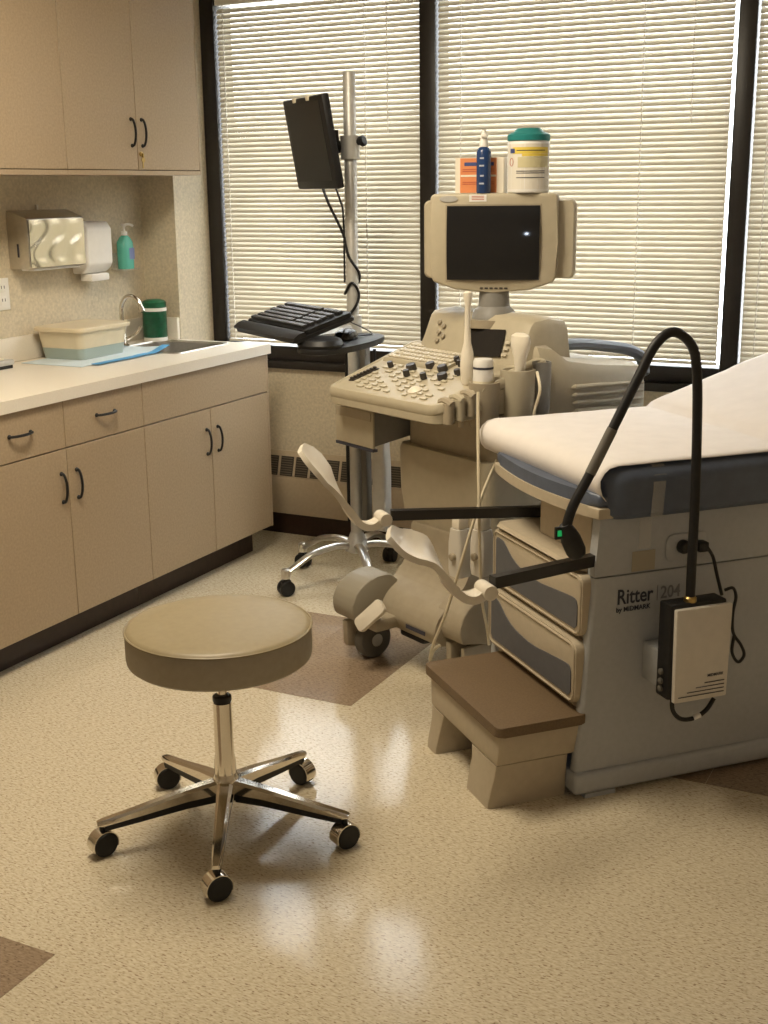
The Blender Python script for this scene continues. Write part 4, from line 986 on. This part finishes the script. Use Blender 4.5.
# endocavity probe standing in its holder
p = onp(467, 384); pt = FU.px_y(468, 291, p.y)
pb = thing('ultrasound_probe', 'long white probe with bulb handle standing in console holder', 'probe', FU.wor(p.x, p.y, p.z-.0), -27)
Hh = pt.z-p.z; lx_ = pt.x-p.x
prof_ = [(.016, .0), (.021, .03), (.0225, Hh*.22), (.019, Hh*.34), (.0115, Hh*.45), (.0095, Hh*.60), (.0095, Hh*.86), (.0135, Hh*.93), (.0135, Hh*.98), (.008, Hh)]
bm = bmesh.new(); loft(bm, [[(lx_*z/Hh+r*math.cos(2*PI*j/18), r*math.sin(2*PI*j/18), z) for j in range(18)] for r, z in prof_]); obj('probe_body', bm, PROBE, pb)
bm = bmesh.new(); tube(bm, [(0, 0, .005), (.01, -.03, -.05), (.012, -.035, -.13)], .008, 8, smooth=4); obj('strain_relief', bm, CABLE, pb)
# curved probe in the far cup
pb2 = thing('ultrasound_probe', 'ivory curved array probe hanging in rear console cup', 'probe', FU.wor(.245, .225, .962), -27)
bm = bmesh.new(); loft(bm, [[(a*math.cos(2*PI*j/18), b*math.sin(2*PI*j/18), z) for j in range(18)] for a, b, z in ((.015, .015, 0), (.018, .016, .05), (.022, .018, .075), (.036, .021, .10), (.04, .022, .125), (.036, .019, .142), (.02, .01, .15))]); obj('probe_body', bm, PROBE, pb2)
# gel bottle
gl = thing('gel_bottle', 'white gel bottle with dark ring standing in console cup', 'bottle', FU.wor(.196, .118, .852), -27)
bm = bmesh.new(); lathe(bm, [(.024, 0), (.030, .01), (.032, .12), (.031, .155)], 22); obj('body', bm, WHITEP, gl)
bm = bmesh.new(); lathe(bm, [(.0315, .1555), (.0315, .162)], 22); obj('ring', bm, INK, gl)
bm = bmesh.new(); lathe(bm, [(.031, .1625), (.031, .178), (.028, .186), (.001, .188)], 22); obj('cap', bm, WHITEP, gl)
bm = bmesh.new(); lathe(bm, [(.0322, .07), (.0326, .12)], 22); obj('label', bm, PALEL, gl)
# hanging probe connectors and cables by the table
def connector(px, py, yy, label, w, h):
    c = FU.px_y(px, py, yy)
    t = thing('probe_connector', label, 'connector', FU.wor(c.x, c.y, c.z), -27)
    bm = bmesh.new(); loft(bm, [[(x, y, z) for x, y in rpoly(-a, a, -.025, .025, .01, 4)] for z, a in ((-h/2, w*.42), (-h/2+.02, w*.5), (h*.2, w*.5), (h/2, w*.36))]); obj('connector_body', bm, mat('connector_grey', (.60, .56, .49), .5), t)
    bm = bmesh.new(); bx(bm, -w*.3, w*.3, -.02, .02, h/2, h/2+.045, .006); obj('collar', bm, PROBE, t)
    bm = bmesh.new(); lathe(bm, [(.012, 0), (.012, .01), (.008, .013)], 14, basis((0, -.0255, -.01), (1, 0, 0), (0, 0, 1), (0, -1, 0))); obj('lock_knob', bm, USD, t)
    bm = bmesh.new(); bx(bm, -w*.2, w*.2, .0255, .04, -.02, .05, .004); obj('hook', bm, USG, t)
    return t
connector(460, 552, -.045, 'grey probe connector hanging beside the machine body', .062, .15)
connector(482, 552, -.03, 'grey probe connector hanging nearest the table drawers', .062, .14)
def cord(pts, r=.0048, nm='probe_cable', label=''):
    P = [FU.px_y(x, y, yy) for x, y, yy in pts]; bm = bmesh.new(); tube(bm, P, r, 7, smooth=6); o = obj(nm, bm, CABLE); o.location = U0; o.rotation_euler = (0, 0, math.radians(-27)); tag(o, label, 'cable', 'cream probe cables'); return o
cord([(478, 392, -.03), (478, 440, -.06), (479, 500, -.10), (480, 560, -.10), (482, 600, -.07), (487, 628, .03), (489, 645, .04)], label='cream cable dropping straight from console to floor past connectors')
cord([(497, 460, .02), (484, 490, -.03), (474, 520, -.07), (462, 560, -.10), (447, 610, -.13), (433, 645, -.15), (430, 660, -.15), (434, 650, -.14), (440, 645, -.13)], label='cream cable slanting down and looping beside the step')
cord([(537, 372, .21), (540, 390, .19), (535, 410, .185), (533, 430, .185)], label='cream cable hanging from the curved probe')
# things on the monitor
MT = MC.z+.1555
def onmon(dx, dz): p = MC + mxv*dx + mnv*dz; return FU.wor(p.x, p.y, MT)
bt = thing('spray_bottle', 'dark blue spray bottle with white nozzle on the monitor', 'bottle', onmon(-.035, -.022), 16)
bm = bmesh.new(); lathe(bm, [(.021, 0), (.0235, .004), (.0235, .128), (.019, .138), (.013, .143)], 22); obj('body', bm, BLUEB, bt)
bm = bmesh.new()
for z, a in ((.03, .5), (.05, .35), (.085, .5), (.11, .4)): lathe(bm, [(.0238, z), (.0238, z+.004)], 22)
bm.free()
bm = bmesh.new()
for z, a in ((.028, .012), (.052, .009), (.083, .012), (.106, .01)): bx(bm, -a, a*.3, -.0245, -.0232, z, z+.005)
obj('print', bm, mat('pale_blue_print', (.45, .5, .62), .5), bt)
bm = bmesh.new(); lathe(bm, [(.0145, .1435), (.0145, .160), (.011, .168), (.010, .182), (.006, .19), (.006, .196)], 18); bx(bm, -.008, .012, -.022, .006, .172, .184, .003); obj('nozzle', bm, WHITEP, bt)
obx = thing('glove_box', 'white box with orange printed front behind the spray bottle', 'box', onmon(-.055, -.080), 10)
bm = bmesh.new(); bx(bm, -.075, .085, -.03, .03, 0, .112, .001, 1); obj('carton', bm, mat('carton_cream', (.80, .74, .62), .6), obx)
obj('orange_panel', B(-.058, .062, -.0312, -.0303, .002, .110), ORANGE, obx)
obj('title_strip', B(-.044, .053, -.0318, -.0313, .086, .097), NAVY, obx)
bm = bmesh.new(); bx(bm, -.056, .06, -.0318, -.0313, .052, .058); obj('pale_strip', bm, PALEL, obx)
bm = bmesh.new()
for z in (.028, .034, .068, .074): bx(bm, -.05, .054, -.0318, -.0313, z, z+.0025)
obj('print_line', bm, REDP, obx)
cn = thing('wipes_canister', 'white wipes canister with teal lid and yellow label on the monitor', 'canister', onmon(.105, -.05), 10)
RCN = .066
bm = bmesh.new(); lathe(bm, [(RCN-.003, 0), (RCN, .004), (RCN, .155), (RCN-.003, .160)], 32); obj('body', bm, WHITEP, cn)
bm = bmesh.new(); lathe(bm, [(RCN+.001, .1605), (RCN+.002, .164), (RCN+.002, .178), (RCN-.006, .184), (RCN-.018, .188), (.04, .197), (.036, .199), (.001, .199)], 32); obj('lid', bm, TEAL, cn)
def patch(z0, z1, a0, a1, m_, nm, rr=.0006):
    bm = bmesh.new(); k = 10
    loft(bm, [[((RCN+rr)*math.cos(a), (RCN+rr)*math.sin(a), z) for a in [math.radians(a0+(a1-a0)*i/k) for i in range(k+1)]] for z in (z0, z1)], closed=False); return obj(nm, bm, m_, cn)
patch(.012, .15, 205, 350, mat('label_white', (.76, .72, .63), .5), 'label', .0004)
patch(.120, .140, 232, 345, YELLOW, 'yellow_band', .0008); patch(.122, .136, 222, 240, NAVY, 'navy_mark', .0012)
patch(.112, .1195, 262, 345, YELLOW, 'yellow_band', .0008); patch(.078, .110, 250, 345, mat('label_olive', (.62, .56, .34), .5), 'olive_patch', .0008)
for z in (.129, .066, .060, .046): patch(z, z+.0022, 246, 330, INK, 'print_line', .0014)
bm = bmesh.new(); aa = math.radians(228); cc = Vector(((RCN+.0012)*math.cos(aa), (RCN+.0012)*math.sin(aa), .095)); nr_ = Vector((math.cos(aa), math.sin(aa), 0)); tx = Vector((-nr_.y, nr_.x, 0))
tube(bm, [cc+tx*.008*math.cos(2*PI*i/16)+Vector((0, 0, .012*math.sin(2*PI*i/16))) for i in range(17)], .0009, 5); obj('red_ring', bm, REDP, cn)
